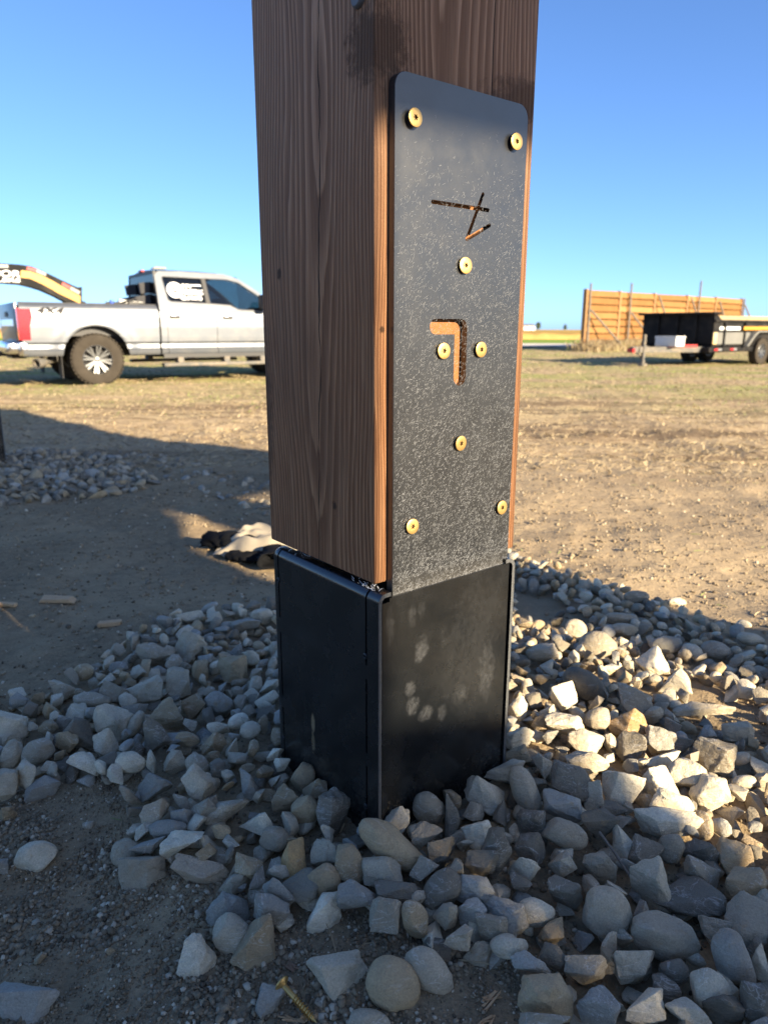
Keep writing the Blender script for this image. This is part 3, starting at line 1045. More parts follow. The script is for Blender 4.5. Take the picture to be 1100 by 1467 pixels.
def broken_stone(seed, cuts=2):
    """hull of a few random points: flat broken faces, chipped edges"""
    r = np.random.default_rng(seed)
    n = int(r.integers(9, 17))
    P = r.normal(size=(n, 3)); P /= np.linalg.norm(P, axis=1)[:, None]
    P *= r.uniform(.78, 1.05, (n, 1))
    P = np.sign(P) * np.abs(P) ** r.uniform(.6, 1.0)
    bm = bmesh.new()
    for p in P: bm.verts.new(p)
    ret = bmesh.ops.convex_hull(bm, input=bm.verts[:])
    bmesh.ops.delete(bm, geom=[g for g in ret['geom_interior'] if isinstance(g, bmesh.types.BMVert)], context='VERTS')
    bmesh.ops.dissolve_limit(bm, angle_limit=R(16), verts=bm.verts[:], edges=bm.edges[:])
    bmesh.ops.bevel(bm, geom=bm.edges[:], offset=r.uniform(.035, .11), segments=2 if cuts > 1 else 1, affect='EDGES', profile=.55, clamp_overlap=True)
    bmesh.ops.triangulate(bm, faces=bm.faces[:])
    if cuts:
        for _ in range(cuts):
            bmesh.ops.subdivide_edges(bm, edges=[e for e in bm.edges if e.calc_length() > .16], cuts=1, use_grid_fill=True)
            bmesh.ops.triangulate(bm, faces=bm.faces[:])
    V = np.array([v.co[:] for v in bm.verts]); Fc = np.array([[v.index for v in f.verts] for f in bm.faces])
    bm.free()
    if cuts:
        q = V * 2.6 + r.uniform(0, 50, 3); q2 = q * 3.1
        nz = vnoise(q[:, 0] + q[:, 2] * .7, q[:, 1] - q[:, 2] * .6); nz2 = vnoise(q2[:, 0] + q2[:, 2] * .7, q2[:, 1] - q2[:, 2] * .6)
        V = V * (1 + (nz * .055 + nz2 * .042 + .018 * vnoise(q[:, 0] * 8 + q[:, 2] * 5, q[:, 1] * 8 - q[:, 2] * 6))[:, None])
    lo, hi = V.min(0), V.max(0)
    return (V - (lo + hi) / 2) / ((hi - lo) / 2), Fc
NV = {'a': 44, 'r': 16}
ST_ME = {}
for k in NV:
    for i in range(NV[k]):
        if k == 'a':
            me = mesh_np('stone', *broken_stone(100 + i, 3), True)
            me.set_sharp_from_angle(angle=R(34))
        else:
            me = mesh_np('stone', stone_verts(600 + i, k, 4), ICO[4][1], True)
        me.materials.append(M_stone)
        ST_ME[(k, i)] = me

def inpoly(u, v, P):
    P = np.array(P, float)
    c = np.zeros(np.shape(u), bool)
    j = len(P) - 1
    for i in range(len(P)):
        cond = ((P[i, 1] > v) != (P[j, 1] > v)) & (u < (P[j, 0] - P[i, 0]) * (v - P[i, 1]) / (P[j, 1] - P[i, 1] + 1e-12) + P[i, 0])
        c ^= cond
        j = i
    return c
PILE = [(228, 890), (300, 872), (395, 868), (560, 800), (735, 792), (800, 815), (900, 850), (1000, 885), (1180, 950), (1250, 1500), (1100, 1530), (760, 1500), (742, 1360), (650, 1345), (560, 1325), (480, 1290), (400, 1318), (335, 1270), (270, 1235), (195, 1215), (185, 1150), (215, 1105), (150, 1110), (60, 1115), (-120, 1150), (-160, 1000), (55, 1000), (120, 955)]
HOLES = [[(738, 838), (790, 850), (850, 893), (800, 905), (735, 880)], [(970, 965), (1040, 985), (1110, 1035), (1110, 1085), (1060, 1060), (985, 1000)]]
def in_pile(x, y):
    u, v, d = project(np.stack([x, y, hz(x, y) + .02], -1))
    m = inpoly(u, v, PILE)
    return m, u, v, d
TH = .026
placed = []      # (pos, semi axes, matrix, kind, tone, label, pixel size, u, v)
def footprint_clear(x, y, rad):
    q = np.array([x - FX, y - FY])
    a, b = q @ RD, q @ LD
    return not (-.012 - rad < a < .272 + rad and -.022 - rad < b < .264 + rad)
rs = np.random.default_rng(21)
for line in STONES.split('\n'):
    lab = None
    if '|' in line: line, lab = line.split('|')
    f = line.split()
    u, v, wpx, hpx, ang = map(float, f[:5])
    if wpx < 5: continue
    kind, tone = f[5], f[6]
    d = ray(u, v)
    z = .18
    inp = bool(inpoly(np.array(u), np.array(v), PILE))
    for _ in range(8):
        t = (z - CAM_H) / d[2]
        P = np.array([0, 0, CAM_H]) + d * t
        dep = t
        sx, sy = wpx / 2 * dep / F_PX, hpx / 2 * dep / F_PX
        z = float(hz(P[0], P[1])) + (TH + .35 * sy if inp else .42 * sy)
    sx *= 1.03; sy *= 1.03
    sz = min(max(.7 * math.sqrt(sx * sy), .55 * sy), 1.1 * sy)
    th = R(ang)
    e1, e2, e3 = np.array(_r2), np.array(_u2), -np.array(_fw)
    A = math.cos(th) * e1 - math.sin(th) * e2
    B = math.sin(th) * e1 + math.cos(th) * e2
    tl = R(rs.uniform(-22, 22))
    B2 = B * math.cos(tl) + e3 * math.sin(tl); C2 = -B * math.sin(tl) + e3 * math.cos(tl)
    for _ in range(30):
        if footprint_clear(P[0], P[1], .62 * max(sz, min(sx, sy))): break
        q = P[:2] - np.array([BX + .09, BY])
        P[:2] += np.array([0, -.003]) if v > 1080 else q / np.linalg.norm(q) * .003
    placed.append([P, (sx, sy, sz), (A, B2, C2), kind, tone, lab, math.sqrt(wpx * hpx), u, v, inp])
n_dig = len(placed)
dig = np.array([[p[7], p[8], p[6]] for p in placed])

def rand_axes(r, flat=.6):
    # random yaw and a moderate tilt, so stones lie on their broad side
    yw = r.uniform(0, 2 * math.pi)
    M_ = Matrix.Rotation(yw, 3, 'Z') @ Matrix.Rotation(r.normal(0, flat), 3, 'X') @ Matrix.Rotation(r.normal(0, flat), 3, 'Y')
    M_ = np.array(M_)
    return M_[:, 0], M_[:, 1], M_[:, 2]
TL = list('ggggbbbllllttttdddww')
fill = []
def scatter(n, layer, box, polys, holes, smin, smax, z_off, mind, flat=.6, pixgap=None, sink=0.0, tones=None):
    pts = np.zeros((0, 4))
    r = rs
    tries = 0
    X = r.uniform(box[0], box[1], n); Y = r.uniform(box[2], box[3], n)
    H = hz(X, Y)
    U, Vv, D = project(np.stack([X, Y, H + .02], -1))
    ok = np.zeros(n, bool)
    for P in polys: ok |= inpoly(U, Vv, P)
    for P in holes: ok &= ~inpoly(U, Vv, P)
    for i in np.nonzero(ok)[0]:
        s = r.uniform(smin, smax) * (1.25 if r.random() < .12 else 1)
        if not footprint_clear(X[i], Y[i], s * .8): continue
        if pixgap is not None:
            rp = s * F_PX / D[i] * 2
            uu, vv, _ = project(np.array([X[i], Y[i], H[i] + z_off]))
            dd = np.hypot(dig[:, 0] - uu, (dig[:, 1] - vv) * 1.15) < (dig[:, 2] + rp) * .5 * pixgap
            if dd.any(): continue
        if len(pts):
            q = np.hypot(pts[:, 0] - X[i], pts[:, 1] - Y[i]) < (pts[:, 3] + s) * mind
            if q.any(): continue
        pts = np.vstack([pts, (X[i], Y[i], H[i], s)])
        kind = 'r' if r.random() < (.55 if (Vv[i] < 960 and U[i] > 735) else .14) else 'a'
        sx, sy, sz = s * r.uniform(1.0, 1.45), s * r.uniform(.75, 1.05), s * r.uniform(.5, .8)
        P = np.array([X[i], Y[i], H[i] + z_off - sink * s])
        fill.append([P, (sx, sy, sz), rand_axes(r, flat), kind, (tones or TL)[r.integers(len(tones or TL))], None, 2 * s * F_PX / D[i], U[i], Vv[i], True])
scatter(9000, 0, (-1.2, 1.9, .5, 2.9), [PILE], HOLES, .012, .018, .008, .86)
scatter(14000, 1, (-1.2, 1.9, .5, 2.9), [PILE], HOLES, .0105, .0195, TH + .004, .86, .75, pixgap=.76)
# thinner bands at the fringe, in the dirt gaps and round the far post
scatter(260, 1, (-1.0, 1.9, .5, 2.9), HOLES + [[(215, 870), (300, 850), (392, 850), (392, 875), (230, 900)], [(760, 1340), (690, 1385), (640, 1345), (700, 1330)], [(730, 785), (1110, 905), (1110, 940), (730, 800)]], [], .010, .018, .006, 1.1)
LP = [[(-40, 655), (40, 642), (110, 645), (170, 655), (235, 690), (170, 705), (95, 712), (-40, 722)], [(165, 640), (240, 650), (320, 672), (388, 690), (388, 735), (330, 715), (260, 690), (190, 665)]]
scatter(5000, 1, (-3.6, -.3, 3.0, 5.4), [LP[0]], [], .017, .030, .010, .74, tones='dddttbg')
scatter(900, 1, (-3.6, -.3, 3.0, 5.4), [LP[1]], [], .014, .026, .002, 1.0, tones='dddbbg')
scatter(40, 1, (-2.6, .2, .5, 3.6), [[(0, 720), (390, 720), (390, 860), (200, 930), (0, 990)]], [], .006, .016, .002, 1.2)
scatter(60, 1, (-.9, .4, .45, 1.2), [[(-20, 1120), (180, 1120), (190, 1240), (330, 1400), (560, 1360), (740, 1400), (740, 1500), (-20, 1500)]], [], .004, .009, .001, 1.2)

fill.sort(key=lambda f: -f[6] * (1.0 if -20 < f[7] < 1120 and -20 < f[8] < 1487 else .2))
n_ind = max(0, 300 - n_dig)
def in_frame(f): return -15 < f[7] < 1115 and f[8] < 1480
indiv = placed + fill[:n_ind]
rest = fill[n_ind:]

LAND = [(562, 1213, 'big oblong stone'), (541, 1150, 'front corner of the black base'), (405, 1050, 'left edge of the black base'), (728, 1060, 'right edge of the black base'),
    (564, 1411, 'large rounded stone at the bottom'), (485, 1393, 'half-sunk bluish stone at the bottom'), (41, 1432, 'bluish block in the lower left corner'), (54, 1228, 'lone pale stone at the left edge'),
    (285, 1373, 'pale upright stone at lower left'), (288, 1249, 'pinkish slab at the left front'), (869, 1309, 'square-shouldered grey stone'), (991, 1285, 'wedge-shaped slab on the right'),
    (951, 1343, 'broken-ended stone'), (955, 1178, 'long pale slab in the sun'), (751, 1132, 'finger-shaped stone'), (1049, 1376, 'long dark stone at lower right'), (1064, 1265, 'fissured tan stone at the right edge'),
    (1005, 1015, 'bar-like stone right of the base'), (17, 1042, 'pale rough stone at the left edge'), (118, 1050, 'dark bluish stone of the left arm'), (205, 1249, 'blocky stone at the soil edge'),
    (425, 1235, 'orange-tinged stone'), (475, 1164, 'split dark stone'), (467, 1311, 'diamond-shaped stone'), (696, 1140, 'tilted pale slab'), (900, 1040, 'brownish wedge stone'), (335, 1342, 'leaning smooth stone'),
    (371, 1176, 'whitish stone left of the base'), (5, 650, 'far post'), (390, 900, 'upper left side of the base'), (735, 830, 'upper right side of the base')]
def auto_label(i, tone, kind, px, u, v):
    k = min((q for q in LAND if math.hypot(q[0] - u, q[1] - v) > 6), key=lambda q: math.hypot(q[0] - u, q[1] - v))
    dx, dy = u - k[0], v - k[1]
    far_ = math.hypot(dx, dy)
    if abs(dx) > abs(dy): w_ = 'right of' if dx > 0 else 'left of'
    else: w_ = 'below' if dy > 0 else 'above'
    w_ = ('just ' if far_ < 60 else '') + w_
    sz_ = 'large' if px > 60 else 'small' if px < 30 else 'smallish' if px < 40 else 'mid-sized'
    return [f"{sz_} {TNAME[tone]} {'rounded' if kind == 'r' else 'angular'} stone {w_} the {k[2]}", v]
LABS = {}
for i, (P, S, AX, kind, tone, lab, px, u, v, inp) in enumerate(indiv):
    if lab is None: LABS.setdefault(auto_label(i, tone, kind, px, u, v)[0], []).append((v, i))
FINAL = {}
for lb, mem in LABS.items():
    mem.sort()
    if len(mem) == 1: FINAL[mem[0][1]] = lb
    elif len(mem) == 2:
        FINAL[mem[0][1]] = 'upper ' + lb; FINAL[mem[1][1]] = 'lower ' + lb
    else:
        for q, (_, i) in enumerate(mem):
            w_ = 'topmost ' if q == 0 else 'lowest ' if q == len(mem) - 1 else 'middle '
            FINAL[i] = w_ + lb
cnt = {}
for i, (P, S, AX, kind, tone, lab, px, u, v, inp) in enumerate(indiv):
    me = ST_ME[(kind, (i * 7 + 3) % NV[kind])]
    o = bpy.data.objects.new('stone', me)
    COL.objects.link(o)
    M_ = Matrix(((AX[0][0] * S[0], AX[1][0] * S[1], AX[2][0] * S[2], P[0]), (AX[0][1] * S[0], AX[1][1] * S[1], AX[2][1] * S[2], P[1]), (AX[0][2] * S[0], AX[1][2] * S[1], AX[2][2] * S[2], P[2]), (0, 0, 0, 1)))
    # each stone turned to show another side
    if i % 2: M_ = M_ @ Matrix.Diagonal((-1, -1, 1, 1))
    o.matrix_world = M_
    c = np.array(TONE[tone]) * rs.uniform(.78, 1.22)
    o.color = (*c, 1)
    if lab is None: lab = FINAL[i]
    tag(o, lab, 'stone', 'gravel stones heaped round the black post base')

def merged_stones(lst, name):
    Vs, Fs, cs, off = [], [], [], 0
    base = {'a': [broken_stone(900 + i, 0) for i in range(30)], 'r': [(stone_verts(950 + i, 'r', 2), ICO[2][1]) for i in range(14)]}
    for i, (P, S, AX, kind, tone, lab, px, u, v, inp) in enumerate(lst):
        B0, F0 = base[kind][i % len(base[kind])]
        V = B0 * np.array(S)
        V = V @ np.stack(AX, 0) + P
        Vs.append(V); Fs.append(F0 + off); off += len(V)
        c = np.array(TONE[tone]) * rs.uniform(.78, 1.22)
        cs.append(np.repeat([(*c, rs.random())], len(V), 0))
    me = mesh_np(name, np.concatenate(Vs), np.concatenate(Fs), True)
    me.set_sharp_from_angle(angle=R(34))
    set_tone(me, np.concatenate(cs), 1)
    return me
go = link('gravel', merged_stones(rest, 'gravel'), M_stone2)
tag(go, 'smaller grey gravel filling the heaps between the larger stones', 'gravel', kind='stuff')
print('stones', n_dig, len(fill), len(rest))

# ------------------------------------------------------------------ loose soil crumbs
def crumbs(n, box, smin, smax, keep_pile, name, seed, gain=1.0):
    r = np.random.default_rng(seed)
    X = r.uniform(box[0], box[1], n); Y = box[2] + (box[3] - box[2]) * r.random(n) ** 1.3
    H = hz(X, Y)
    U, V_, D = project(np.stack([X, Y, H], -1))
    ok = (U > -330) & (U < 1430) & (V_ < 1600)
    ip = inpoly(U, V_, PILE)
    ok &= ~ip | (r.random(n) < keep_pile)
    q = np.stack([X - FX, Y - FY], -1)
    ok &= ~((q @ RD > -.01) & (q @ RD < .27) & (q @ LD > -.02) & (q @ LD < .26))
    X, Y, H = X[ok], Y[ok], H[ok]
    m = len(X)
    b, fc = ICO[1]
    s = smin + (smax - smin) * r.random(m) ** 2.2
    cl = np.clip(.80 + .55 * vnoise(X * 16, Y * 16), .45, 1.4)
    s = s * cl
    ax = s[:, None] * r.uniform(.6, 1.25, (m, 3))
    V = b[None] * (1 + .75 * (r.random((m, len(b), 1)) - .5)) * ax[:, None, :]
    th = r.uniform(0, 6.28, m)
    c, sn = np.cos(th)[:, None], np.sin(th)[:, None]
    Vx = V[:, :, 0] * c - V[:, :, 1] * sn; Vy = V[:, :, 0] * sn + V[:, :, 1] * c
    W = np.stack([Vx + X[:, None], Vy + Y[:, None], V[:, :, 2] + (H + s * .25)[:, None]], -1)
    Fs = (fc[None] + (np.arange(m) * len(b))[:, None, None]).reshape(-1, 3)
    me = mesh_np(name, W.reshape(-1, 3), Fs, False)
    base = np.where(r.random((m, 1)) < .80, np.array([[.25, .195, .125]]), np.where(r.random((m, 1)) < .55, np.array([[.46, .395, .29]]), np.array([[.115, .09, .06]])))
    col = np.concatenate([np.minimum(.62, gain * base * r.uniform(.65, 1.3, (m, 1))), np.ones((m, 1))], 1)
    set_tone(me, col, len(b))
    return tag(link(name, me, M_grain), kind='stuff')
ICO[1] = (ICO[1][0], ICO[1][1])
def ico0():
    bm = bmesh.new(); bmesh.ops.create_icosphere(bm, subdivisions=1, radius=1)
    V = np.array([v.co[:] for v in bm.verts]); Fc = np.array([[v.index for v in f.verts] for f in bm.faces]); bm.free()
    return V, Fc
ICO[1] = ico0()
crumbs(160000, (-.92, .92, .48, 1.45), .0007, .0052, .10, 'soil_crumbs', 31)
crumbs(34000, (-2.6, 2.6, 1.25, 4.2), .0012, .0070, .1, 'soil_clods', 32, 1.1)

# ------------------------------------------------------------------ straw and dry grass
def blades(n, fn, name, seed):
    """each blade a bent two-quad strip"""
    r = np.random.default_rng(seed)
    X, Y, ln, wd, lift, col = fn(r, n)
    m = len(X)
    H = hz(X, Y)
    a = r.uniform(0, 2 * math.pi, m)
    dx, dy = np.cos(a), np.sin(a)
    bend = r.normal(0, .5, m)
    d2x, d2y = np.cos(a + bend), np.sin(a + bend)
    p0 = np.stack([X, Y, H + .001], -1)
    p1 = p0 + np.stack([dx * ln * .5 * np.sqrt(np.maximum(.05, 1 - lift ** 2)), dy * ln * .5 * np.sqrt(np.maximum(.05, 1 - lift ** 2)), ln * .5 * lift], -1)
    l2 = lift * .55
    p2 = p1 + np.stack([d2x * ln * .5 * np.sqrt(np.maximum(.05, 1 - l2 ** 2)), d2y * ln * .5 * np.sqrt(np.maximum(.05, 1 - l2 ** 2)), ln * .5 * l2], -1)
    sd = np.stack([-dy * wd, dx * wd, wd * .6], -1)
    V = np.stack([p0 - sd, p0 + sd, p1 - sd, p1 + sd, p2 - sd * .3, p2 + sd * .3], 1)
    o = (np.arange(m) * 6)[:, None]
    Fs = np.concatenate([o + np.array([[0, 1, 3, 2]]), o + np.array([[2, 3, 5, 4]])], 0)
    me = mesh_np(name, V.reshape(-1, 3), Fs)
    set_tone(me, np.concatenate([col, np.ones((m, 1))], 1), 6)
    return tag(link(name, me, M_straw), kind='stuff')
def straw_cols(r, m, green):
    st = np.array([[.43, .34, .205]]) * r.uniform(.55, 1.25, (m, 1))
    gr = np.array([[.22, .26, .08]]) * r.uniform(.6, 1.4, (m, 1))
    return np.where(r.random((m, 1)) < np.asarray(green)[:, None], gr, st)
def f_field(r, n):
    Y = 4.2 * (34 / 4.2) ** (r.random(n))
    X = (r.random(n) - .5) * 2 * (Y * .66 + 1.0)
    dn = vnoise(X * .8, Y * 1.2) * .5 + .5
    ok = (r.random(n) < .35 + .65 * dn) & (np.hypot(X, Y) > 4.4)
    X, Y = X[ok], Y[ok]; m = len(X)
    ln = r.uniform(.02, .065, m) * (1 + Y * .035); wd = r.uniform(.0009, .0020, m) * (1 + Y * .10)
    gfrac = smooth(7, 14, np.hypot(X, Y)) * np.clip(.35 + .7 * vnoise(X * .45 + 3, Y * .7), 0, .85)
    lift = np.clip(r.normal(.25, .22, m), .03, .9)
    return X, Y, ln, wd, lift, straw_cols(r, m, gfrac)
blades(95000, f_field, 'dry_grass', 41)
def f_litter(r, n):
    X = r.uniform(.1, 4.2, n); Y = r.uniform(1.9, 6.0, n)
    u, v, d = project(np.stack([X, Y, hz(X, Y)], -1))
    ok = (u > 700) & (u < 1150) & ~inpoly(u, v, PILE)
    X, Y = X[ok], Y[ok]; m = len(X)
    return X, Y, r.uniform(.012, .045, m), r.uniform(.0006, .0016, m), np.clip(r.normal(.1, .12, m), .02, .6), straw_cols(r, m, np.full(m, .04))
blades(5200, f_litter, 'straw_litter', 42)
def f_litter2(r, n):
    X = r.uniform(-2.6, .6, n); Y = .5 + 3.6 * r.random(n) ** 1.2
    u, v, d = project(np.stack([X, Y, hz(X, Y)], -1))
    ok = (u > -20) & (u < 760) & ~inpoly(u, v, PILE)
    X, Y = X[ok], Y[ok]; m = len(X)
    return X, Y, r.uniform(.008, .045, m), r.uniform(.0004, .0011, m), np.clip(r.normal(.12, .15, m), .02, .7), straw_cols(r, m, np.full(m, .05)) * .8
blades(800, f_litter2, 'straw_bits', 43)

# ------------------------------------------------------------------ pickup truck
TY = R(34)
TF = np.array([math.cos(TY), math.sin(TY), 0]); TLft = np.array([-math.sin(TY), math.cos(TY), 0])
TW = np.array([-4.824, 12.192, 0.0])                     # where the near rear tyre stands
TO = TW + TLft * .86
truck = empty('pickup_truck', TO, TY)
tag(truck, 'silver crew cab pickup truck with lettering on its rear side window', 'pickup truck')
def tloc(u, v, yl):
    """truck coordinates (x, z) of the ray through a photo point on the plane y = yl"""
    d = ray(u, v); P0 = TO + TLft * yl
    t = ((P0 - np.array([0, 0, CAM_H])) @ TLft) / (d @ TLft)
    P = np.array([0, 0, CAM_H]) + d * t - TO
    return P @ TF, P[2]
WR, ZB = .42, 1.30
SIDE = [(.47, .955), (.52, .985), (.575, .996), (.60, .968), (.668, .962), (.705, .996), (.78, 1.0), (.95, 1.005), (1.10, 1.0), (1.20, .985), (1.255, .965), (1.285, .935), (1.305, .90)]
SZ = [p[0] for p in SIDE]; SYv = [p[1] for p in SIDE]
def sidey(z): return float(np.interp(z, SZ, SYv))
ARCH = [0.06, 3.93]
def bulge(x, z):
    b = 0
    for ax in ARCH:
        d = math.hypot(x - ax, z - .44)
        if d > .2: b = max(b, .035 * math.exp(-((d - .56) / .10) ** 2))
    return b
def skin(x0, x1, z0, z1, sgn, thick=.03, n=None, zs=None):
    """curved body side between two stations, both faces, as a closed shell"""
    n = n or max(2, int((x1 - x0) / .06))
    xs = np.linspace(x0, x1, n + 1)
    zz = [z0] + [z for z in np.linspace(z0, z1, 22)[1:-1]] + [z1]
    zz = sorted(set(zz) | {z for z in SZ if z0 < z < z1})
    mb = MB(); bm = mb.bm
    O = [[bm.verts.new((x, sgn * (sidey(z) + bulge(x, z)), z)) for z in zz] for x in xs]
    I = [[bm.verts.new((x, sgn * (sidey(z) - thick), z)) for z in zz] for x in xs]
    m = len(zz)
    for i in range(n):
        for j in range(m - 1):
            bm.faces.new((O[i][j], O[i + 1][j], O[i + 1][j + 1], O[i][j + 1]))
            bm.faces.new((I[i][j], I[i][j + 1], I[i + 1][j + 1], I[i + 1][j]))
        bm.faces.new((O[i][0], I[i][0], I[i + 1][0], O[i + 1][0]))
        bm.faces.new((O[i][-1], O[i + 1][-1], I[i + 1][-1], I[i][-1]))
    for k in (0, n):
        for j in range(m - 1):
            bm.faces.new((O[k][j], O[k][j + 1], I[k][j + 1], I[k][j]))
    return mb
def arch_cut(ax, sgn, r=.525):
    M_ = Matrix.Translation((ax, sgn * .9, .44)) @ Matrix.Rotation(R(90), 4, 'X')
    mb = MB(); mb.lathe([(0, -.4), (r, -.4), (r, .4), (0, .4)], 48, M_)
    return mb.mesh('cut')
def smooth_me(me, a=30):
    for p in me.polygons: p.use_smooth = True
    me.set_sharp_from_angle(angle=R(a))
    return me
bed = empty('bed', (0, 0, 0)); bed.parent = truck
for sg in (-1, 1):
    me = boolean(skin(-1.03, 1.105, .49, 1.305, sg).mesh('bed_side'), [arch_cut(ARCH[0], sg)])
    link('bed_side', smooth_me(me), M_silver, bed)
mb = MB()
for sg in (-1, 1):
    mb.box(-1.02, 1.10, sg * .90, sg * .80, 1.285, 1.318, None, .008)
mb.build('bed_rail', M_trim, bed)
mb = MB().box(-1.0, 1.08, -.86, .86, .80, .86).box(1.06, 1.10, -.90, .90, .55, 1.30)
for sg in (-1, 1): mb.box(-.45, .58, sg * .60, sg * .86, .862, 1.02)
mb.build('bed_floor', M_trim, bed)
tg = MB().box(-1.085, -1.035, -.85, .85, .70, 1.31, None, .012).build('tailgate', M_silver, truck, 40)
MB().box(-1.095, -1.0855, -.70, .70, .95, 1.06, None, .004).build('trim_bar', M_chrome, tg)
MB().box(-1.10, -1.0957, -.14, .14, 1.10, 1.18, None, .004).build('handle', M_trim, tg)
for sg in (-1, 1):
    mb = MB().prism([(-1.075, 1.215), (-.872, 1.215), (-.862, 1.10), (-.905, .94), (-.912, .745), (-1.075, .745)], 'y', sg * .80, sg * 1.018)
    bevel_all(mb, .012, 2)
    tl = mb.build('tail_light', M_red, truck, 40)
    MB().box(-1.02, -.93, sg * 1.0185, sg * 1.021, .90, 1.06).build('lens', simple('dark_red_lens', (.22, .01, .015), .15, coat=.6), tl)
mb = MB().box(-1.27, -1.09, -.97, .97, .53, .70, None, .03).box(-1.10, -.955, -.985, -.93, .50, .71, None, .02).box(-1.10, -.955, .93, .985, .50, .71, None, .02)
mb.build('rear_bumper', M_chrome, truck, 40)
MB().box(-1.36, -1.10, -.05, .05, .47, .54).box(-1.12, -.9, -.30, .30, .44, .52).build('hitch', M_trim, truck)
mb = MB().lathe([(.062, -.17), (.078, -.17), (.080, -.02), (.05, .06), (.05, .7), (.03, .7), (.03, 0), (.062, -.15)], 20, Matrix.Translation((-.66, -.80, .40)) @ Matrix.Rotation(R(-68), 4, 'Z') @ Matrix.Rotation(R(90), 4, 'X') @ Matrix.Identity(4))
mb.bm.free(); mb = MB()
A_ = Vector((-.86, -.90, .375)); B_ = Vector((-.58, -.66, .42))
dd = (B_ - A_)
Mx = Matrix.Translation(A_) @ dd.to_track_quat('Z', 'Y').to_matrix().to_4x4()
mb.lathe([(.064, .0), (.080, .0), (.082, .15), (.052, .22), (.052, .5), (.03, .5), (.045, .1), (.062, .02)], 20, Mx)
mb.build('exhaust_pipe', M_steel, truck, 40)
for sg in (-1, 1):
    MB().box(-.50, -.485, sg * .72, sg * .99, .14, .58).build('mud_flap', M_rubber, truck)
MB().box(-1.0, 4.6, -.45, -.35, .46, .60).box(-1.0, 4.6, .35, .45, .46, .60).bar((.06, -.7, .42), (.06, .7, .42), .07, seg=12).bar((3.93, -.7, .42), (3.93, .7, .42), .06, seg=12).box(-.2, .3, -.16, .16, .28, .56, None, .05).box(1.2, 3.3, -.3, .3, .42, .62).build('chassis', M_dark, truck)
# wheel: tyre with tread blocks, alloy rim with twin spokes
def make_wheel():
    W = empty('wheel', (0, 0, 0))
    prof = [(.235, -.13), (.30, -.150), (.36, -.152), (.395, -.140), (.412, -.115), (.416, -.06), (.416, .06), (.412, .115), (.395, .140), (.36, .152), (.30, .150), (.235, .13)]
    mb = MB().lathe(prof, 48, None, True)
    for i in range(40):
        a = 2 * math.pi * i / 40
        for (h0, h1, off) in ((-.142, -.07, 0), (-.055, .0, .5), (.008, .06, 0), (.072, .142, .5)):
            M_ = Matrix.Rotation(a + off * math.pi / 40 * 2, 4, 'Z') @ Matrix.Translation((.4195, 0, (h0 + h1) / 2))
            mb.box(-.012, .006, -.021, .021, -(h1 - h0) / 2, (h1 - h0) / 2, M_)
    ty = mb.build('tyre', M_tyre, W, 35)
    mb = MB().lathe([(.237, .128), (.228, .135), (.222, .12), (.205, .03), (.205, -.125), (.237, -.13)], 48)
    mb.lathe([(0, .102), (.030, .102), (.045, .096), (.048, .05), (.0, .05)], 24)
    rm_ = mb.build('rim', M_rim, W, 35)
    mb = MB()
    for i in range(8):
        for da in (-.13, .13):
            a = 2 * math.pi * i / 8 + da
            mb.beam((.04 * math.cos(a), .04 * math.sin(a), .085), (.222 * math.cos(a), .222 * math.sin(a), .112), .026, .022)
    mb.build('spokes', M_rim, rm_)
    MB().lathe([(.0, -.02), (.20, -.02), (.20, .02), (.0, .02)], 32).build('brake_disc', M_dark, rm_)
    return W
wheel = make_wheel()
wheel.parent = truck
wheel.location = (ARCH[0], -.86, WR); wheel.rotation_euler = (R(90), R(10), 0)
for x, y, rx in ((ARCH[0], .86, -90), (ARCH[1], -.86, 90), (ARCH[1], .86, -90)):
    c = copy_tree(wheel, truck); c.location = (x, y, WR); c.rotation_euler = (R(rx), R(37 * x), 0)
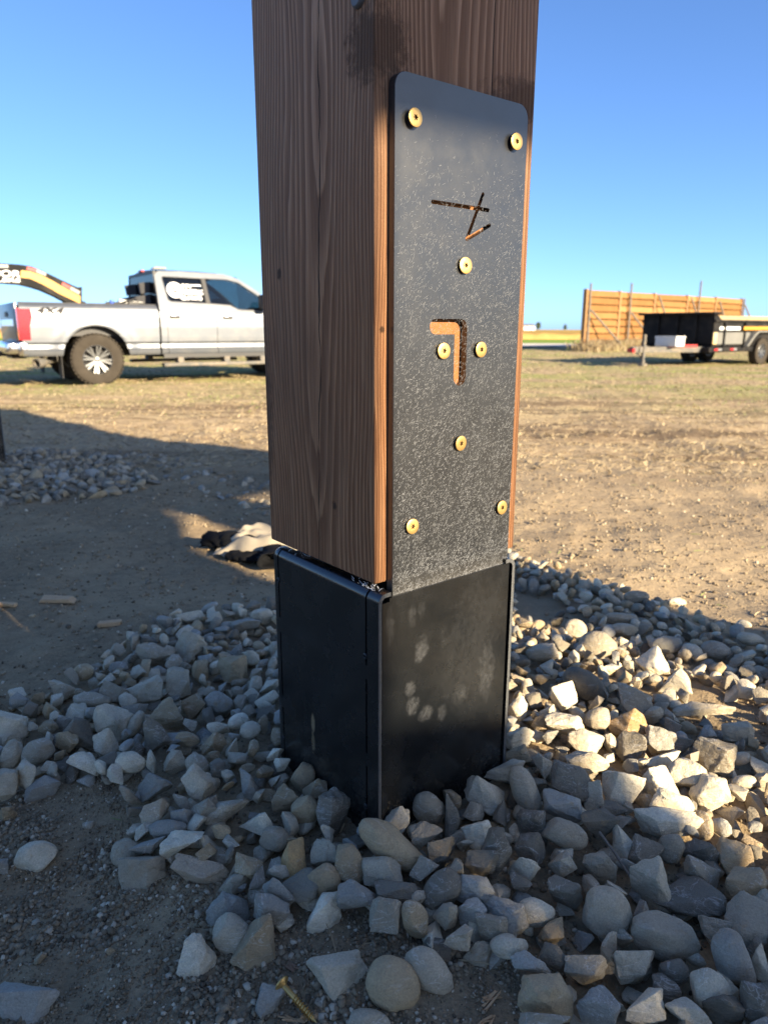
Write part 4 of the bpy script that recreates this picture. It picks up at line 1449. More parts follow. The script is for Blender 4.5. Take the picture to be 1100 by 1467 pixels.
# cab: lower skins, doors, pillars, glass, roof
UPY = lambda z: .952 - (z - 1.25) * .36
def upper_side(sgn):
    out = [(1.135, 1.20), (1.150, 1.80), (1.22, 1.872), (1.6, 1.885), (2.40, 1.872), (2.66, 1.80), (2.98, 1.60), (3.30, 1.36), (3.34, 1.20)]
    panel = MB().prism(out, 'y', -.022, .022)
    bevel_all(panel, .006, 1)
    me = panel.mesh('door_frame')
    w1 = [(1.315, 1.40), (1.37, 1.372), (1.985, 1.352), (1.965, 1.775), (1.29, 1.785), (1.272, 1.76)]
    w2 = [(2.055, 1.350), (2.42, 1.330), (2.56, 1.262), (2.66, 1.250), (3.05, 1.250), (3.07, 1.44), (2.97, 1.525), (2.66, 1.725), (2.44, 1.775), (2.035, 1.778)]
    me = boolean(me, [MB().prism(p, 'y', -.1, .1).mesh('c') for p in (w1, w2)])
    def shear(m_):
        for v in m_.vertices: v.co.y = sgn * (UPY(v.co.z) + v.co.y)
        if sgn > 0: m_.flip_normals()
        m_.update()
        return m_
    fr = link('cab_side', shear(smooth_me(me)), M_silver, truck)
    def grow(p, k=.012):
        cx = sum(q[0] for q in p) / len(p); cz = sum(q[1] for q in p) / len(p)
        return [(x + (k if x > cx else -k), z + (k if z > cz else -k)) for x, z in p]
    for nm, p in (('rear_window', w1), ('front_window', w2)):
        g = shear(MB().prism(grow(p), 'y', -.005, .001).mesh(nm))
        link(nm, g, M_glass, fr)
    link('door_pillar', shear(MB().prism([(1.995, 1.345), (2.048, 1.345), (2.028, 1.782), (1.972, 1.782)], 'y', .0235, .03).mesh('door_pillar')), M_trim, fr)
    # black rubber surrounds
    mb = MB()
    for p in (w1, w2):
        for a, b in zip(p, p[1:] + p[:1]):
            mb.bar((a[0], .019, a[1]), (b[0], .019, b[1]), .008, seg=6)
    link('window_seal', shear(mb.mesh('window_seal')), M_trim, fr)
    return fr
for sg in (-1, 1):
    upper_side(sg)
    link('cab_corner', smooth_me(skin(1.135, 1.245, .49, 1.26, sg, n=3).mesh('cab_corner')), M_silver, truck)
    for nm, x0, x1, hx in (('rear_door', 1.252, 2.135, 1.33), ('front_door', 2.143, 3.20, 2.29)):
        d_ = link(nm, smooth_me(skin(x0, x1, .49, 1.255, sg).mesh(nm)), M_silver, truck)
        h = MB().box(hx - .035, hx + .145, sg * 1.003, sg * 1.035, 1.115, 1.150, None, .008).build('handle', M_chrome, d_, 40)
        MB().box(hx - .04, hx + .15, sg * .996, sg * 1.004, 1.085, 1.118).build('handle_cup', M_trim, d_)
    # shoulder under the windows
    mb = MB().prism([(sg * .90, 1.235), (sg * .972, 1.2555), (sg * .972, 1.262), (sg * .955, 1.288), (sg * .935, 1.30)], 'x', 1.14, 2.50)
    mb.build('shoulder', M_silver, truck, 40)
    me = boolean(skin(3.208, 4.78, .49, 1.24, sg).mesh('front_fender'), [arch_cut(ARCH[1], sg)])
    link('front_fender', smooth_me(me), M_silver, truck)
    MB().box(1.16, 3.22, sg * .93, sg * .985, .43, .495).build('sill', M_trim, truck)
    # running board on its brackets
    rb = MB().box(1.12, 3.30, sg * .93, sg * 1.10, .285, .345, None, .015).build('running_board', M_steel, truck, 40)
    mb = MB()
    for x in (1.45, 2.30, 3.0): mb.box(x - .05, x + .05, sg * .80, sg * 1.0, .345, .44)
    mb.build('bracket', M_steel, rb)
    m_ = MB().box(2.93, 3.10, sg * 1.02, sg * 1.28, 1.27, 1.52, None, .03).box(3.0, 3.06, sg * .90, sg * 1.03, 1.28, 1.33).build('wing_mirror', M_trim, truck, 40)
MB().box(1.14, 3.25, -.93, .93, .55, .62).box(3.22, 3.28, -.93, .93, .55, 1.25).build('cab_floor', M_trim, truck)
# roof: crowned sheet
def roof():
    xs = [1.15, 1.19, 1.3, 1.6, 2.0, 2.35, 2.5, 2.62]; dz = [-.05, -.012, 0, .006, .004, -.008, -.03, -.065]
    ys = np.linspace(-.75, .75, 13)
    bm = bmesh.new()
    O = [[bm.verts.new((x, y, 1.93 + d - .065 * abs(y / .75) ** 2.6)) for y in ys] for x, d in zip(xs, dz)]
    for i in range(len(xs) - 1):
        for j in range(12): bm.faces.new((O[i][j], O[i + 1][j], O[i + 1][j + 1], O[i][j + 1]))
    ge = bmesh.ops.solidify(bm, geom=bm.faces[:], thickness=.03)
    bmesh.ops.recalc_face_normals(bm, faces=bm.faces[:])
    me = bpy.data.meshes.new('roof'); bm.to_mesh(me); bm.free()
    return smooth_me(me, 40)
rf = link('roof', roof(), M_silver, truck)
MB().box(1.135, 1.19, -.10, .10, 1.895, 1.93, None, .008).build('brake_lamp', M_redtape, rf)
MB().prism([(1.20, 1.92), (1.45, 1.93), (1.42, 1.955), (1.24, 1.955)], 'y', -.56, -.40).build('antenna_fin', simple('fin', (.25, .22, .17), .6), rf)
mb = MB()
mb.prism([(-.93, 1.22), (-.905, 1.22), (-.735, 1.85), (-.745, 1.87)], 'x', 1.137, 1.185).prism([(.93, 1.22), (.905, 1.22), (.735, 1.85), (.745, 1.87)], 'x', 1.137, 1.185)
mb.box(1.137, 1.185, -.90, .90, 1.22, 1.33).box(1.137, 1.185, -.74, .74, 1.83, 1.875)
mb.build('cab_back', M_trim, truck)
MB().prism([(-.885, 1.331), (.885, 1.331), (.742, 1.829), (-.742, 1.829)], 'x', 1.15, 1.158).build('back_window', M_glass_back, truck)
mb = MB(); bm = mb.bm
q = [bm.verts.new(v) for v in ((2.63, -.72, 1.845), (2.63, .72, 1.845), (3.36, .86, 1.30), (3.36, -.86, 1.30))]
bm.faces.new(q); bmesh.ops.solidify(bm, geom=bm.faces[:], thickness=.008)
mb.build('windscreen', M_glass_clear, truck)
# hood and nose (behind the post)
def hood():
    bm = bmesh.new()
    xs = [3.25, 3.4, 3.8, 4.3, 4.65, 4.78]; zt = [1.30, 1.305, 1.29, 1.25, 1.20, 1.12]
    ys = np.linspace(-.96, .96, 15)
    O = [[bm.verts.new((x, y, z - .05 * abs(y / .96) ** 3 + .02 * math.cos(y * 5) * (abs(y) < .6))) for y in ys] for x, z in zip(xs, zt)]
    for i in range(5):
        for j in range(14): bm.faces.new((O[i][j], O[i + 1][j], O[i + 1][j + 1], O[i][j + 1]))
    bmesh.ops.solidify(bm, geom=bm.faces[:], thickness=.03)
    bmesh.ops.recalc_face_normals(bm, faces=bm.faces[:])
    me = bpy.data.meshes.new('hood'); bm.to_mesh(me); bm.free()
    return smooth_me(me, 40)
link('hood', hood(), M_silver, truck)
gr = MB().box(4.76, 4.84, -.62, .62, .72, 1.13, None, .02).build('grille', M_trim, truck, 40)
mb = MB()
for z in (.80, .90, 1.0): mb.box(4.838, 4.86, -.58, .58, z, z + .05)
mb.build('grille_bar', M_chrome, gr)
for sg in (-1, 1): MB().box(4.70, 4.83, sg * .63, sg * .95, .86, 1.12, None, .02).build('headlight', M_glass_clear, truck, 40)
MB().box(4.78, 5.0, -.97, .97, .50, .72, None, .04).build('front_bumper', M_chrome, truck, 40)
mb = MB()
for x, ys_ in ((2.15, (-.42, .42)), (1.35, (-.42, .42))):
    for y in ys_:
        mb.box(x - .12, x + .38, y - .26, y + .26, .62, .98, None, .05)
        mb.beam((x - .10, y, .92), (x - .22, y, 1.50), .50, .12, (0, 1, 0))
        mb.beam((x - .225, y, 1.52), (x - .25, y, 1.70), .26, .09, (0, 1, 0))
mb.build('seats', M_seat, truck)
MB().box(2.85, 3.30, -.88, .88, .95, 1.27, None, .06).build('dashboard', M_trim, truck, 40)
# lettering on the truck
RX = Matrix.Rotation(R(90), 4, 'X')
def side_text(body, size, x, z, y, mat, par, nm='lettering', sx=1.0, shear=0.0, bold=0.0, tilt=None):
    me = text_mesh(body, size, .002, shear, 'LEFT', sx, bold)
    o = link(nm, me, mat, par)
    o.matrix_local = Matrix.Translation((x, y, z)) @ (Matrix.Rotation(tilt or 0, 4, 'X') @ RX)
    return o
bs_ = [c for c in bed.children][0]
side_text('4X4', .135, -.80, 1.145, -1.006, simple('badge_grey', (.04, .04, .045), .6, 0, spec=.1), bs_, 'badge', 1.7, .25, .004)
side = [c for c in truck.children if c.name.startswith('cab_side')][0]
tl_ = math.atan(.36)
dec = MB()
dec.lathe([(.108, 0), (.140, 0), (.140, .003), (.108, .003)], 40, None, True)
dec.lathe([(.052, 0), (.082, 0), (.082, .003), (.052, .003)], 40, None, True)
dec.box(-.02, .10, -.012, .02, 0, .003)
dm = dec.mesh('window_decal')
def on_glass(o, x, z): o.matrix_local = Matrix.Translation((x, -(UPY(z) + .003), z)) @ (Matrix.Rotation(-tl_, 4, 'X') @ RX)
o = link('window_decal', dm, M_whitevinyl, side); on_glass(o, 1.47, 1.565)
for body, sz, x, z, sx in (('RPV', .105, 1.60, 1.60, 1.0), ('CONTRACT', .10, 1.60, 1.515, .78), ('403-360-0190', .10, 1.545, 1.405, .68)):
    o = link('window_decal', text_mesh(body, sz, .0015, 0, 'LEFT', sx, .004), M_whitevinyl, side); on_glass(o, x, z)
o = link('window_decal', MB().box(0, .16, 0, .022, 0, .003).mesh('window_decal'), M_whitevinyl, side); on_glass(o, 1.79, 1.645)
o = link('window_decal', MB().box(0, .34, 0, .012, 0, .003).mesh('window_decal'), M_whitevinyl, side); on_glass(o, 1.62, 1.497)
# things lying in the bed behind the cab
tb = empty('tool_pile', TO + TF * .90 + TLft * (-.50) + np.array([0, 0, 1.318]), TY)
tag(tb, 'white and black tools heaped in the truck bed behind the cab window', 'tools')
MB().beam((-.30, 0, .06), (.12, .05, .02), .07, .05).build('tool_body', M_white, tb)
MB().lathe([(0, .04), (.03, .03), (.04, 0), (.03, -.03), (0, -.04)], 14, Matrix.Translation((-.42, 0, .035))).build('ball', simple('blue_plastic', (.03, .09, .45), .4), tb, 40)
MB().bar((-.30, -.02, .02), (.0, -.05, .10), .016).bar((-.52, 0, .02), (.14, 0, .02), .02).box(-.15, .02, -.08, .08, .0, .05).build('handle', M_trim, tb)
MB().box(-.55, .15, -.10, .30, -.46, .0).build('tool_box', M_trim, tb)

# ------------------------------------------------------------------ gooseneck trailer hitched in the truck bed
goose = empty('gooseneck_trailer', TO - TF * 3.2, TY)
tag(goose, 'black gooseneck trailer arm with a yellow stripe and white lettering over the truck bed', 'trailer')
def gp(pts, y): return [(tloc(u, v, y)[0] + 3.2, tloc(u, v, y)[1]) for u, v in pts]
YN = -.13
top = [(-70, 373), (0, 377), (30, 379), (45, 381.5), (60, 387), (75, 394.5), (95, 404), (111, 411.5), (118, 411)]
bot = [(118, 436), (108, 437), (95, 432.5), (80, 424.5), (60, 415.5), (45, 411), (30, 407.5), (0, 405), (-70, 401)]
mb = MB().prism(gp(top + bot, YN), 'y', YN, -YN)
bevel_all(mb, .012, 1, 60)
neck = mb.build('neck', M_trailer, goose)
def face_strip(nm, tp, bt, mat):
    MB().prism(gp(tp, YN) + gp(bt[::-1], YN), 'y', YN - .004, YN - .001).build(nm, mat, neck)
face_strip('yellow_stripe', [(30.5, 387.3), (43.6, 388.8), (60, 394.5), (75, 402), (87, 409), (115.5, 424.5)], [(30, 397.3), (43.6, 399), (60, 406.4), (75, 414.5), (82, 419), (115.5, 435)], M_yellow)
face_strip('red_tape', [(39.5, 381.8), (53, 385.2)], [(38.5, 386.5), (52, 390)], M_redtape)
face_strip('grey_tape', [(53.3, 385.4), (67, 391.5)], [(52.3, 390.2), (66, 395.5)], M_greytape)
face_strip('red_tape', [(90, 404), (102, 410.2)], [(88.5, 409), (100.5, 415)], M_redtape)
face_strip('grey_tape', [(102.3, 410.4), (115.5, 417.5)], [(100.8, 415.2), (114, 422)], M_greytape)
face_strip('grey_tape', [(-14, 377.8), (12.5, 379.3)], [(-14, 383), (12.5, 384)], M_greytape)
def neck_text(body, u, v, h, wpx, shear):
    x0, z0 = tloc(u, v, YN); x1, z1 = tloc(u + wpx, v, YN)
    me = text_mesh(body, 1.0, .002, shear, 'LEFT', 1.0, .02)
    xs = [q.co.x for q in me.vertices]; ys_ = [q.co.y for q in me.vertices]
    zt = tloc(u, v - h, YN)[1] - z0
    me.transform(Matrix.Translation((-min(xs), -min(ys_), 0)))
    me.transform(Matrix.Diagonal(((x1 - x0) / (max(xs) - min(xs)), zt / (max(ys_) - min(ys_)), 1, 1)))
    o = link('lettering', me, M_whitevinyl, neck)
    o.matrix_local = Matrix.Translation((x0 + 3.2, YN - .003, z0)) @ RX
neck_text('NOR', -14, 395.8, 9.6, 43.5, .12)
neck_text('RAILERS', -32, 402.5, 5.6, 62, .12)
xe, ze = tloc(113, 437, 0)
cp = MB().box(xe + 3.2 - .10, xe + 3.2 + .10, -.09, .09, .90, ze + .06, None, .01).bar((xe + 3.2, 0, .80), (xe + 3.2, 0, .95), .07, seg=14).build('coupler', M_trailer, goose)
MB().box(-4.5, .55, -1.05, 1.05, .82, .92).box(-4.5, .55, -1.10, -1.02, .70, .95).box(-4.5, .55, 1.02, 1.10, .70, .95).build('deck', M_trailer, goose)
xl, zl = tloc(-70, 387, 0)
MB().beam((xl + 3.2 + .05, 0, zl - .02), (.30, 0, 1.0), .24, .30, (0, 1, 0)).box(.10, .50, -.6, .6, .82, 1.5).build('riser', M_trailer, goose)
for x in (-3.0, -2.1):
    for sg in (-1, 1):
        c = copy_tree(wheel, goose); c.location = (x, sg * 1.0, WR - .02); c.rotation_euler = (R(-90 * sg), 0, 0)

# ------------------------------------------------------------------ dump trailer on the right
DH = np.array([-.806, -.592, 0]); DH /= np.linalg.norm(DH)
DY = math.atan2(DH[1], DH[0])
DLft = np.array([-DH[1], DH[0], 0])
DW = np.array([10.3152, 20.367, 0])
dmp = empty('dump_trailer', DW - DLft * 1.05, DY)
tag(dmp, 'black dump trailer with a white toolbox on its tongue in front of the board fence', 'trailer')
XF = 2.42
box_ = MB().box(-2.6, XF, .98, 1.03, .50, 1.12, None, .008).box(-2.6, XF, -1.03, -.98, .50, 1.12, None, .008).box(-2.6, XF, -1.0, 1.0, .52, .58)
box_.box(XF - .05, XF, -1.03, 1.03, .42, 1.34).box(XF - .22, XF + .16, -1.10, 1.10, 1.30, 1.36, None, .01).box(-2.6, XF, .96, 1.08, 1.115, 1.175, None, .01).box(-2.6, XF, -1.08, -.96, 1.115, 1.175, None, .01)
bx = box_.build('dump_box', M_trailer, dmp, 40)
for y in (-.55, 0.02, .55): MB().box(XF, XF + .06, y - .04, y + .04, .45, 1.30).build('bulkhead_rib', M_trailer, bx)
for y in (.99, -1.025): MB().prism([(XF - .05, 1.36), (XF - .05, 1.12), (XF - .45, 1.12)], 'y', y, y + .035).build('gusset', M_trailer, bx)
for x in (-2.2, -1.4, .9, 1.9): MB().box(x, x + .06, 1.03, 1.085, .52, 1.115).build('side_rib', M_trailer, bx)
MB().box(-2.6, XF + .1, .72, 1.04, .36, .485, None, .008).box(-2.6, XF + .1, -1.04, -.72, .36, .485, None, .008).box(-2.6, -2.4, -.7, .7, .36, .48).build('frame', M_trailer, dmp, 40)
ty_ = simple('dusty_frame', (.15, .15, .14), .7, .2, var=.2, scale=5)
MB().box(.62, XF, 1.036, 1.05, .56, .86).build('side_panel', ty_, bx)
MB().box(.45, XF + .05, 1.0865, 1.092, .925, 1.015).build('yellow_band', M_yellow, bx).location.x = -2.2
MB().box(.20, 1.05, 1.087, 1.093, .92, 1.01).build('yellow_band', M_yellow, bx)
lt = text_mesh('DUMP', .12, .002, 0, 'LEFT', 1.6, .006)
for x0, xx, m_ in ((2.30, 2.12, M_redtape), (2.12, 1.94, M_greytape), (1.52, 1.36, M_redtape), (1.36, 1.20, M_greytape)):
    MB().box(xx, x0, 1.0445, 1.050, .40, .455).build('tape', m_, dmp)
MB().box(XF - .14, XF + .02, 1.04, 1.075, .56, .86, None, .01).build('marker_lamp', simple('amber_lens', (.62, .45, .22), .3), dmp, 40)
o = MB().box(1.15, 2.15, 1.037, 1.052, .92, 1.0).build('white_band', M_whitevinyl, bx)
fm = MB()
pts = [(-1.45, .60), (-1.35, .80), (-.95, .90), (.42, .90), (.62, .80), (.95, .50), (.85, .50), (.56, .76), (.38, .86), (-.92, .86), (-1.3, .76), (-1.38, .60)]
for sg in (-1, 1): fm.prism(pts, 'y', sg * .78, sg * 1.18)
fm.build('fender', ty_, dmp)
for x in (0, -.86):
    for sg in (-1, 1):
        c = copy_tree(wheel, dmp)
        c.location = (x, sg * 1.02, .355); c.rotation_euler = (R(-90 * sg), R(25 * x), 0); c.scale = (.85, .85, .72)
TX = XF + 1.65
tg_ = MB().beam((XF, .80, .43), (TX, .05, .43), .09, .14).beam((XF, -.80, .43), (TX, -.05, .43), .09, .14).box(TX - .15, TX + .25, -.06, .06, .36, .50, None, .01).build('tongue', M_steel, dmp)
MB().bar((TX - .10, .12, .06), (TX - .10, .12, .80), .045, seg=10).bar((TX - .10, .12, .03), (TX - .10, .12, .09), .11, seg=12).bar((TX - .10, .12, .78), (TX + .10, .25, .80), .02).bar((TX + .05, 0, .40), (TX - .2, .1, .12), .03).build('jack', M_steel, dmp, 40)
MB().box(TX + .20, TX + .30, -.08, .08, .36, .46).build('coupler', M_redtape, dmp)
tb2 = MB().box(XF + .55, XF + .95, .02, .62, .505, .76, None, .015).build('toolbox', M_white, dmp, 40)
MB().box(XF + .54, XF + .96, .01, .63, .72, .765, None, .006).build('lid', M_white, tb2)
MB().beam((XF + .2, .76, .52), (XF + .95, .42, .52), .012, .07).build('tape', M_redtape, tg_)
# planks loaded in the trailer
ld = empty('plank_stack', DW - DLft * 1.05 + np.array([0, 0, .58]), DY)
tag(ld, 'stack of pale planks showing above the side of the black dump trailer', 'planks')
r = random.Random(8)
M_plank = simple('pale_plank', (.34, .25, .14), .8, var=.2, scale=6)
for k in range(4):
    for j in range(5):
        MB().box(-2.4 + r.uniform(0, .1), 2.05 + r.uniform(-.3, .1), -.85 + j * .34, -.85 + j * .34 + .31, k * .18, k * .18 + .165).build('plank', M_plank, ld)

# ------------------------------------------------------------------ board windbreak fence
FA, FB = np.array([8.70, 32.6]), np.array([19.9, 42.0])
FL_ = np.linalg.norm(FB - FA); FD = (FB - FA) / FL_
FYAW = math.atan2(FD[1], FD[0])
fen = empty('windbreak_fence', (FA[0], FA[1], 0), FYAW)
tag(fen, 'tall orange board windbreak fence with pole braces at the far side of the field', 'fence')
M_board = [simple('fence_board_%d' % i, c, .95, spec=.05, var=.22, scale=3) for i, c in enumerate([(.26, .140, .055), (.215, .11, .042), (.30, .165, .068), (.235, .125, .05)])]
bays = [0, 2.55, 5.5, 8.6, 11.6, FL_]
r = random.Random(5)
for bI in range(5):
    for k in range(8):
        z0 = .14 + k * .31
        x0, x1 = bays[bI] + .03, bays[bI + 1] - .03
        M_ = Matrix.Translation(((x0 + x1) / 2, -.02, z0 + .14)) @ Matrix.Rotation(R(-11 + r.uniform(-3, 3)), 4, 'X') @ Matrix.Rotation(R(r.uniform(-.5, .5)), 4, 'Y')
        mb = MB().box(-(x1 - x0) / 2, (x1 - x0) / 2, -.022, .022, -.134, .134, M_)
        mb.build('board', M_board[r.randrange(4)], fen)
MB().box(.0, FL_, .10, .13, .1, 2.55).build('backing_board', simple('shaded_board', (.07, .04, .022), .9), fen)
for i, x in enumerate(bays):
    mb = MB().box(x - .06, x + .06, -.09, .09, 0, 2.62)
    mb.build('batten', simple('batten', (.30, .17, .075), .9) if i == 0 else bpy.data.materials['batten'], fen)
for x, h_ in ((.10, 2.85), (3.25, 2.98), (9.6, 3.35), (FL_ + .05, 2.6)):
    MB().bar((x, -.16, 0), (x, -.16, h_), .055, .045).build('pole', M_bark, fen)
for x, x2, z1, yy in ((.15, 1.9, 1.75, -1.0), (3.3, 4.7, 1.7, -1.0), (5.6, 6.6, 2.5, -.8), (8.7, 9.6, 2.5, -.8), (FL_ + .1, FL_ + 1.9, 2.25, -.6), (11.7, 12.5, 2.4, -.8)):
    MB().bar((x, -.20, z1), (x2, yy, .0), .045, .045).build('brace', M_bark, fen)
# tall dry weeds along its foot and left end
def f_weeds(r, n):
    t = r.uniform(-.9, 6.5, n); o = r.normal(-.45, .35, n)
    X = FA[0] + FD[0] * t - FD[1] * o * -1 * -1; Y = FA[1] + FD[1] * t + FD[0] * o
    m = n
    return X, Y, r.uniform(.25, .85, m), r.uniform(.006, .014, m), np.clip(r.normal(.85, .12, m), .3, .98), straw_cols(r, m, np.full(m, .05))
blades(2600, f_weeds, 'dry_weeds', 51)

# ------------------------------------------------------------------ far shed and trees on the horizon
def far_tree(x, y, h, label):
    t = empty('tree', (x, y, 0)); tag(t, label, 'tree', 'trees on the horizon')
    MB().bar((0, 0, 0), (0, 0, h * .7), h * .03, h * .012).build('trunk', M_bark, t)
    r = np.random.default_rng(int(x * 10))
    n = 420
    d = r.normal(size=(n, 3)); d /= np.linalg.norm(d, axis=1)[:, None]
    c = d * (r.random((n, 1)) ** .4) * np.array([h * .30, h * .30, h * .38]) + np.array([0, 0, h * .62])
    c[:, :2] *= (1.15 - .5 * (c[:, 2:] / h))
    q = r.normal(size=(n, 3, 3)) * h * .05
    V = (c[:, None] + q).reshape(-1, 3)
    link('crown', mesh_np('crown', V, np.arange(n * 3).reshape(-1, 3)), simple('far_foliage', (.07, .095, .05), .9, var=.4, scale=1), t)
far_tree(68, 330, 4.2, 'low bushy tree on the horizon, nearest the post')
far_tree(92, 380, 3.6, 'small dark tree on the horizon, middle of the three')
far_tree(98, 330, 6.4, 'tallest of the three trees on the horizon left of the fence')
sd = empty('farm_shed', (66, 345, 0), .3)
tag(sd, 'tiny white farm shed on the horizon beside the post', 'shed')
MB().box(-3, 3, -2, 2, 0, 2.4).build('wall', M_white, sd)
MB().prism([(-2.2, 2.4), (2.2, 2.4), (0, 3.4)], 'x', -3.2, 3.2).build('roof', M_greytape, sd)

# ------------------------------------------------------------------ garment on the soil, left of the base
gc = np.array([-.475, 2.58])
gz = float(hz(gc[0], gc[1]))
jk = empty('work_jacket', (gc[0], gc[1], gz), 0)
jk.scale = (.80, .80, .74)
tag(jk, 'crumpled beige and black garment lying on the soil left of the post', 'garment')
def cloth():
    n = 46
    xs = np.linspace(-.17, .42, n); ys = np.linspace(-.16, .24, n)
    X, Y = np.meshgrid(xs, ys)
    e = np.minimum(np.minimum(X + .17, .42 - X) / .08, np.minimum(Y + .16, .24 - Y) / .07)
    Z = .075 * smooth(-.2, 1.3, e) + .030 * vnoise(X * 9, Y * 10) + .016 * vnoise(X * 21 + 3, Y * 24) + .012 * np.abs(vnoise(X * 15 + 8, Y * 9 + X * 12))
    Z = np.maximum(Z, .006)
    Xw = X + .03 * vnoise(X * 7, Y * 7); Yw = Y + .03 * vnoise(X * 8 + 4, Y * 6) - .10 * (X - .1)
    k = (np.arange(n - 1)[:, None] * n + np.arange(n - 1)[None, :]).ravel()
    return mesh_np('cloth_body', np.stack([Xw.ravel(), Yw.ravel(), Z.ravel()], 1), np.stack([k, k + 1, k + 1 + n, k + n], 1), True)
link('cloth_body', cloth(), M_canvas, jk)
def tube(nm, pts, rad, mat, squash=.7, seed=0, lining=None):
    """an open, wrinkled sleeve with wall thickness"""
    r = np.random.default_rng(seed)
    P = np.array(pts, float); n = 26; m = 24
    t = np.linspace(0, len(P) - 1, n)
    Cc = np.stack([np.interp(t, range(len(P)), P[:, k]) for k in range(3)], 1)
    rr = np.interp(t, range(len(P)), rad)
    bm = bmesh.new()
    rings = []
    for inner in (0, 1):
        rg = []
        for i in range(n):
            d = Cc[min(i + 1, n - 1)] - Cc[max(i - 1, 0)]; d /= np.linalg.norm(d)
            sx_ = np.cross(d, [0, 0, 1]); sx_ /= np.linalg.norm(sx_); sz_ = np.cross(sx_, d)
            row = []
            for j in range(m):
                a = 2 * math.pi * j / m
                w_ = rr[i] * (1 + .20 * float(vnoise(i * .45 + seed, j * .55)) + .05 * math.sin(i * 1.3 + j)) - inner * .008
                q = Cc[i] + sx_ * math.cos(a) * w_ + sz_ * math.sin(a) * w_ * squash - np.array([0, 0, .3 * rr[i]])
                q[2] = max(q[2], .004 + inner * .008)
                row.append(bm.verts.new(q))
            rg.append(row)
        rings.append(rg)
    O, I = rings
    for i in range(n - 1):
        for j in range(m):
            k = (j + 1) % m
            bm.faces.new((O[i][j], O[i + 1][j], O[i + 1][k], O[i][k]))
            bm.faces.new((I[i][j], I[i][k], I[i + 1][k], I[i + 1][j]))
    for i in (0, n - 1):
        for j in range(m):
            k = (j + 1) % m
            bm.faces.new((O[i][j], O[i][k], I[i][k], I[i][j]))
    bmesh.ops.recalc_face_normals(bm, faces=bm.faces[:])
    me = bpy.data.meshes.new(nm); bm.to_mesh(me); bm.free()
    return link(nm, smooth_me(me, 60), mat, jk)
tube('sleeve', [(-.25, .08, .052), (-.14, .05, .058), (-.02, -.02, .055), (.06, -.08, .04)], [.062, .070, .066, .05], M_blackcloth, .58, 3)
tube('sleeve', [(.135, -.27, .060), (.12, -.17, .060), (.11, -.06, .05), (.12, .02, .04)], [.078, .068, .062, .05], M_blackcloth, .62, 9)
tube('sleeve', [(-.10, -.13, .03), (.0, -.17, .036), (.09, -.16, .036)], [.036, .042, .04], M_blackcloth, .6, 5)

# ------------------------------------------------------------------ lost screw, splinters, chips
def on_px(u, v, lift=0.0):
    d = ray(u, v); z = .15
    for _ in range(8):
        t = (z - CAM_H) / d[2]
        P = np.array([0, 0, CAM_H]) + d * t
        z = float(hz(P[0], P[1])) + lift
    return P
a_, b_ = on_px(403, 1408, .022), on_px(447, 1458, .010)
sc_ = empty('timber_screw', a_, 0)
tag(sc_, 'gold timber screw lying on the dark soil beside a small bluish stone', 'screw')
ax_ = Vector(b_ - a_); Ls = .062
q_ = ax_.to_track_quat('Z', 'Y').to_matrix().to_4x4()
MB().lathe([(0, -.001), (.0055, -.0012), (.0092, -.0002), (.0098, .0012), (.0090, .0024), (.0055, .0042), (.0032, .006)], 24, q_).build('head', M_gold, sc_, 40)
MB().lathe([(.0032, .004), (.0034, .007), (.0034, .026), (.0028, .027), (.0026, Ls - .008), (.0004, Ls)], 14, q_).build('shank', M_gold, sc_, 40)
mb = MB(); bm = mb.bm
N = 150; prev = None
for i in range(N + 1):
    t = i / N; h = .024 + (Ls - .028) * t; a = t * 2 * math.pi * 9
    ro = (.0049 if t < .85 else .0049 - (t - .85) / .15 * .0035)
    cs, sn = math.cos(a), math.sin(a)
    cur = [bm.verts.new(p) for p in ((.0024 * cs, .0024 * sn, h - .0011), (ro * cs, ro * sn, h), (.0024 * cs, .0024 * sn, h + .0011))]
    if prev:
        bm.faces.new((prev[0], cur[0], cur[1], prev[1])); bm.faces.new((prev[1], cur[1], cur[2], prev[2]))
    prev = cur
bmesh.ops.transform(bm, matrix=q_, verts=bm.verts[:])
mb.build('thread', M_gold, sc_)
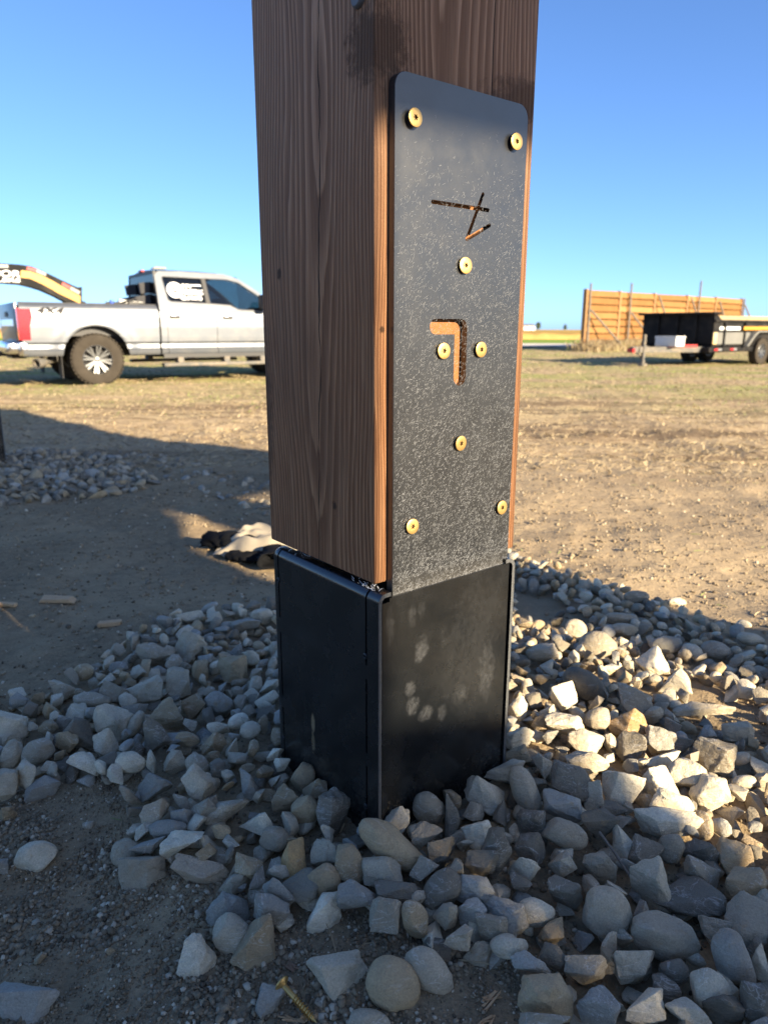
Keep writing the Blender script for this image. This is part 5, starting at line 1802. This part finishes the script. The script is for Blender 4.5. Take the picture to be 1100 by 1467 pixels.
def splinter(u, v, size, label, seed, mat=None, cat='wood splinter'):
    P = on_px(u, v, .003)
    o = bmesh.new()
    r = random.Random(seed)
    a0 = r.uniform(0, 3.1)
    for k in range(6):
        L_ = size * r.uniform(.5, 1.0); w_ = size * r.uniform(.05, .14); off = (r.uniform(-.2, .2) * size, r.uniform(-.12, .12) * size, r.uniform(.1, .35) * w_)
        a = a0 + r.uniform(-.35, .35)
        rr_ = bmesh.ops.create_cube(o, size=1)
        M_ = Matrix.Translation(off) @ Matrix.Rotation(a, 4, 'Z') @ Matrix.Rotation(r.uniform(-.35, .35), 4, 'Y') @ Matrix.Diagonal((L_, w_, w_ * .45, 1))
        for vv in rr_['verts']:
            if vv.co.x > 0: vv.co.y *= r.uniform(.1, .8); vv.co.x += r.uniform(-.2, .1)
            else: vv.co.x += r.uniform(-.1, .2)
        bmesh.ops.transform(o, matrix=M_, verts=rr_['verts'])
    me = bpy.data.meshes.new('wood_splinter'); o.to_mesh(me); o.free()
    ob = link('wood_splinter', me, mat or M_chip); ob.location = P
    tag(ob, label, cat)
splinter(452, 1452, .032, 'frayed pale wood splinter at the tip of the lost gold screw', 1)
splinter(420, 1462, .030, 'orange wood splinter under the small bluish stone beside the screw', 2)
splinter(702, 1432, .034, 'frayed pale wood splinter on the dark soil at the bottom right of centre', 3)
splinter(697, 1462, .026, 'orange wood chip just below the frayed splinter at the bottom edge', 4)
splinter(415, 1384, .024, 'small brown bark flake above the lost gold screw', 6, simple('bark_flake', (.24, .15, .09), .9))
def chip(u, v, w_, h_, label, seed):
    P = on_px(u, v, .008)
    t = np.linalg.norm(P - np.array([0, 0, CAM_H]))
    mb = MB().box(-.5, .5, -.5, .5, -.5, .5)
    r = random.Random(seed)
    for vv in mb.bm.verts: vv.co += Vector((r.uniform(-.15, .15), r.uniform(-.2, .2), r.uniform(-.2, .2)))
    bmesh.ops.transform(mb.bm, matrix=Matrix.Rotation(r.uniform(-.2, .2), 4, 'Z') @ Matrix.Diagonal((w_ / F_PX * t, h_ / F_PX * t * 1.6, .012, 1)), verts=mb.bm.verts[:])
    bevel_all(mb, .002, 1)
    o = mb.build('wood_chip', M_chip); o.location = P
    tag(o, label, 'wood chip')
chip(84, 859, 42, 9, 'orange wood chip lying on the soil at the left', 3)
chip(158, 893, 26, 6, 'brown wood chip on the soil, right of and below the orange chip', 4)
chip(10, 866, 24, 4, 'pale flat chip on the soil at the left edge', 6)
# a thin dry twig between the stones on the right
tw = [on_px(858, 1192, .045), on_px(880, 1222, .045), on_px(905, 1260, .03)]
mb = MB()
for p, q in zip(tw[:-1], tw[1:]): mb.bar(p, q, .0022, .0018, 7)
o = mb.build('twig', M_bark); tag(o, 'thin dry twig stuck between the stones right of the base', 'twig')
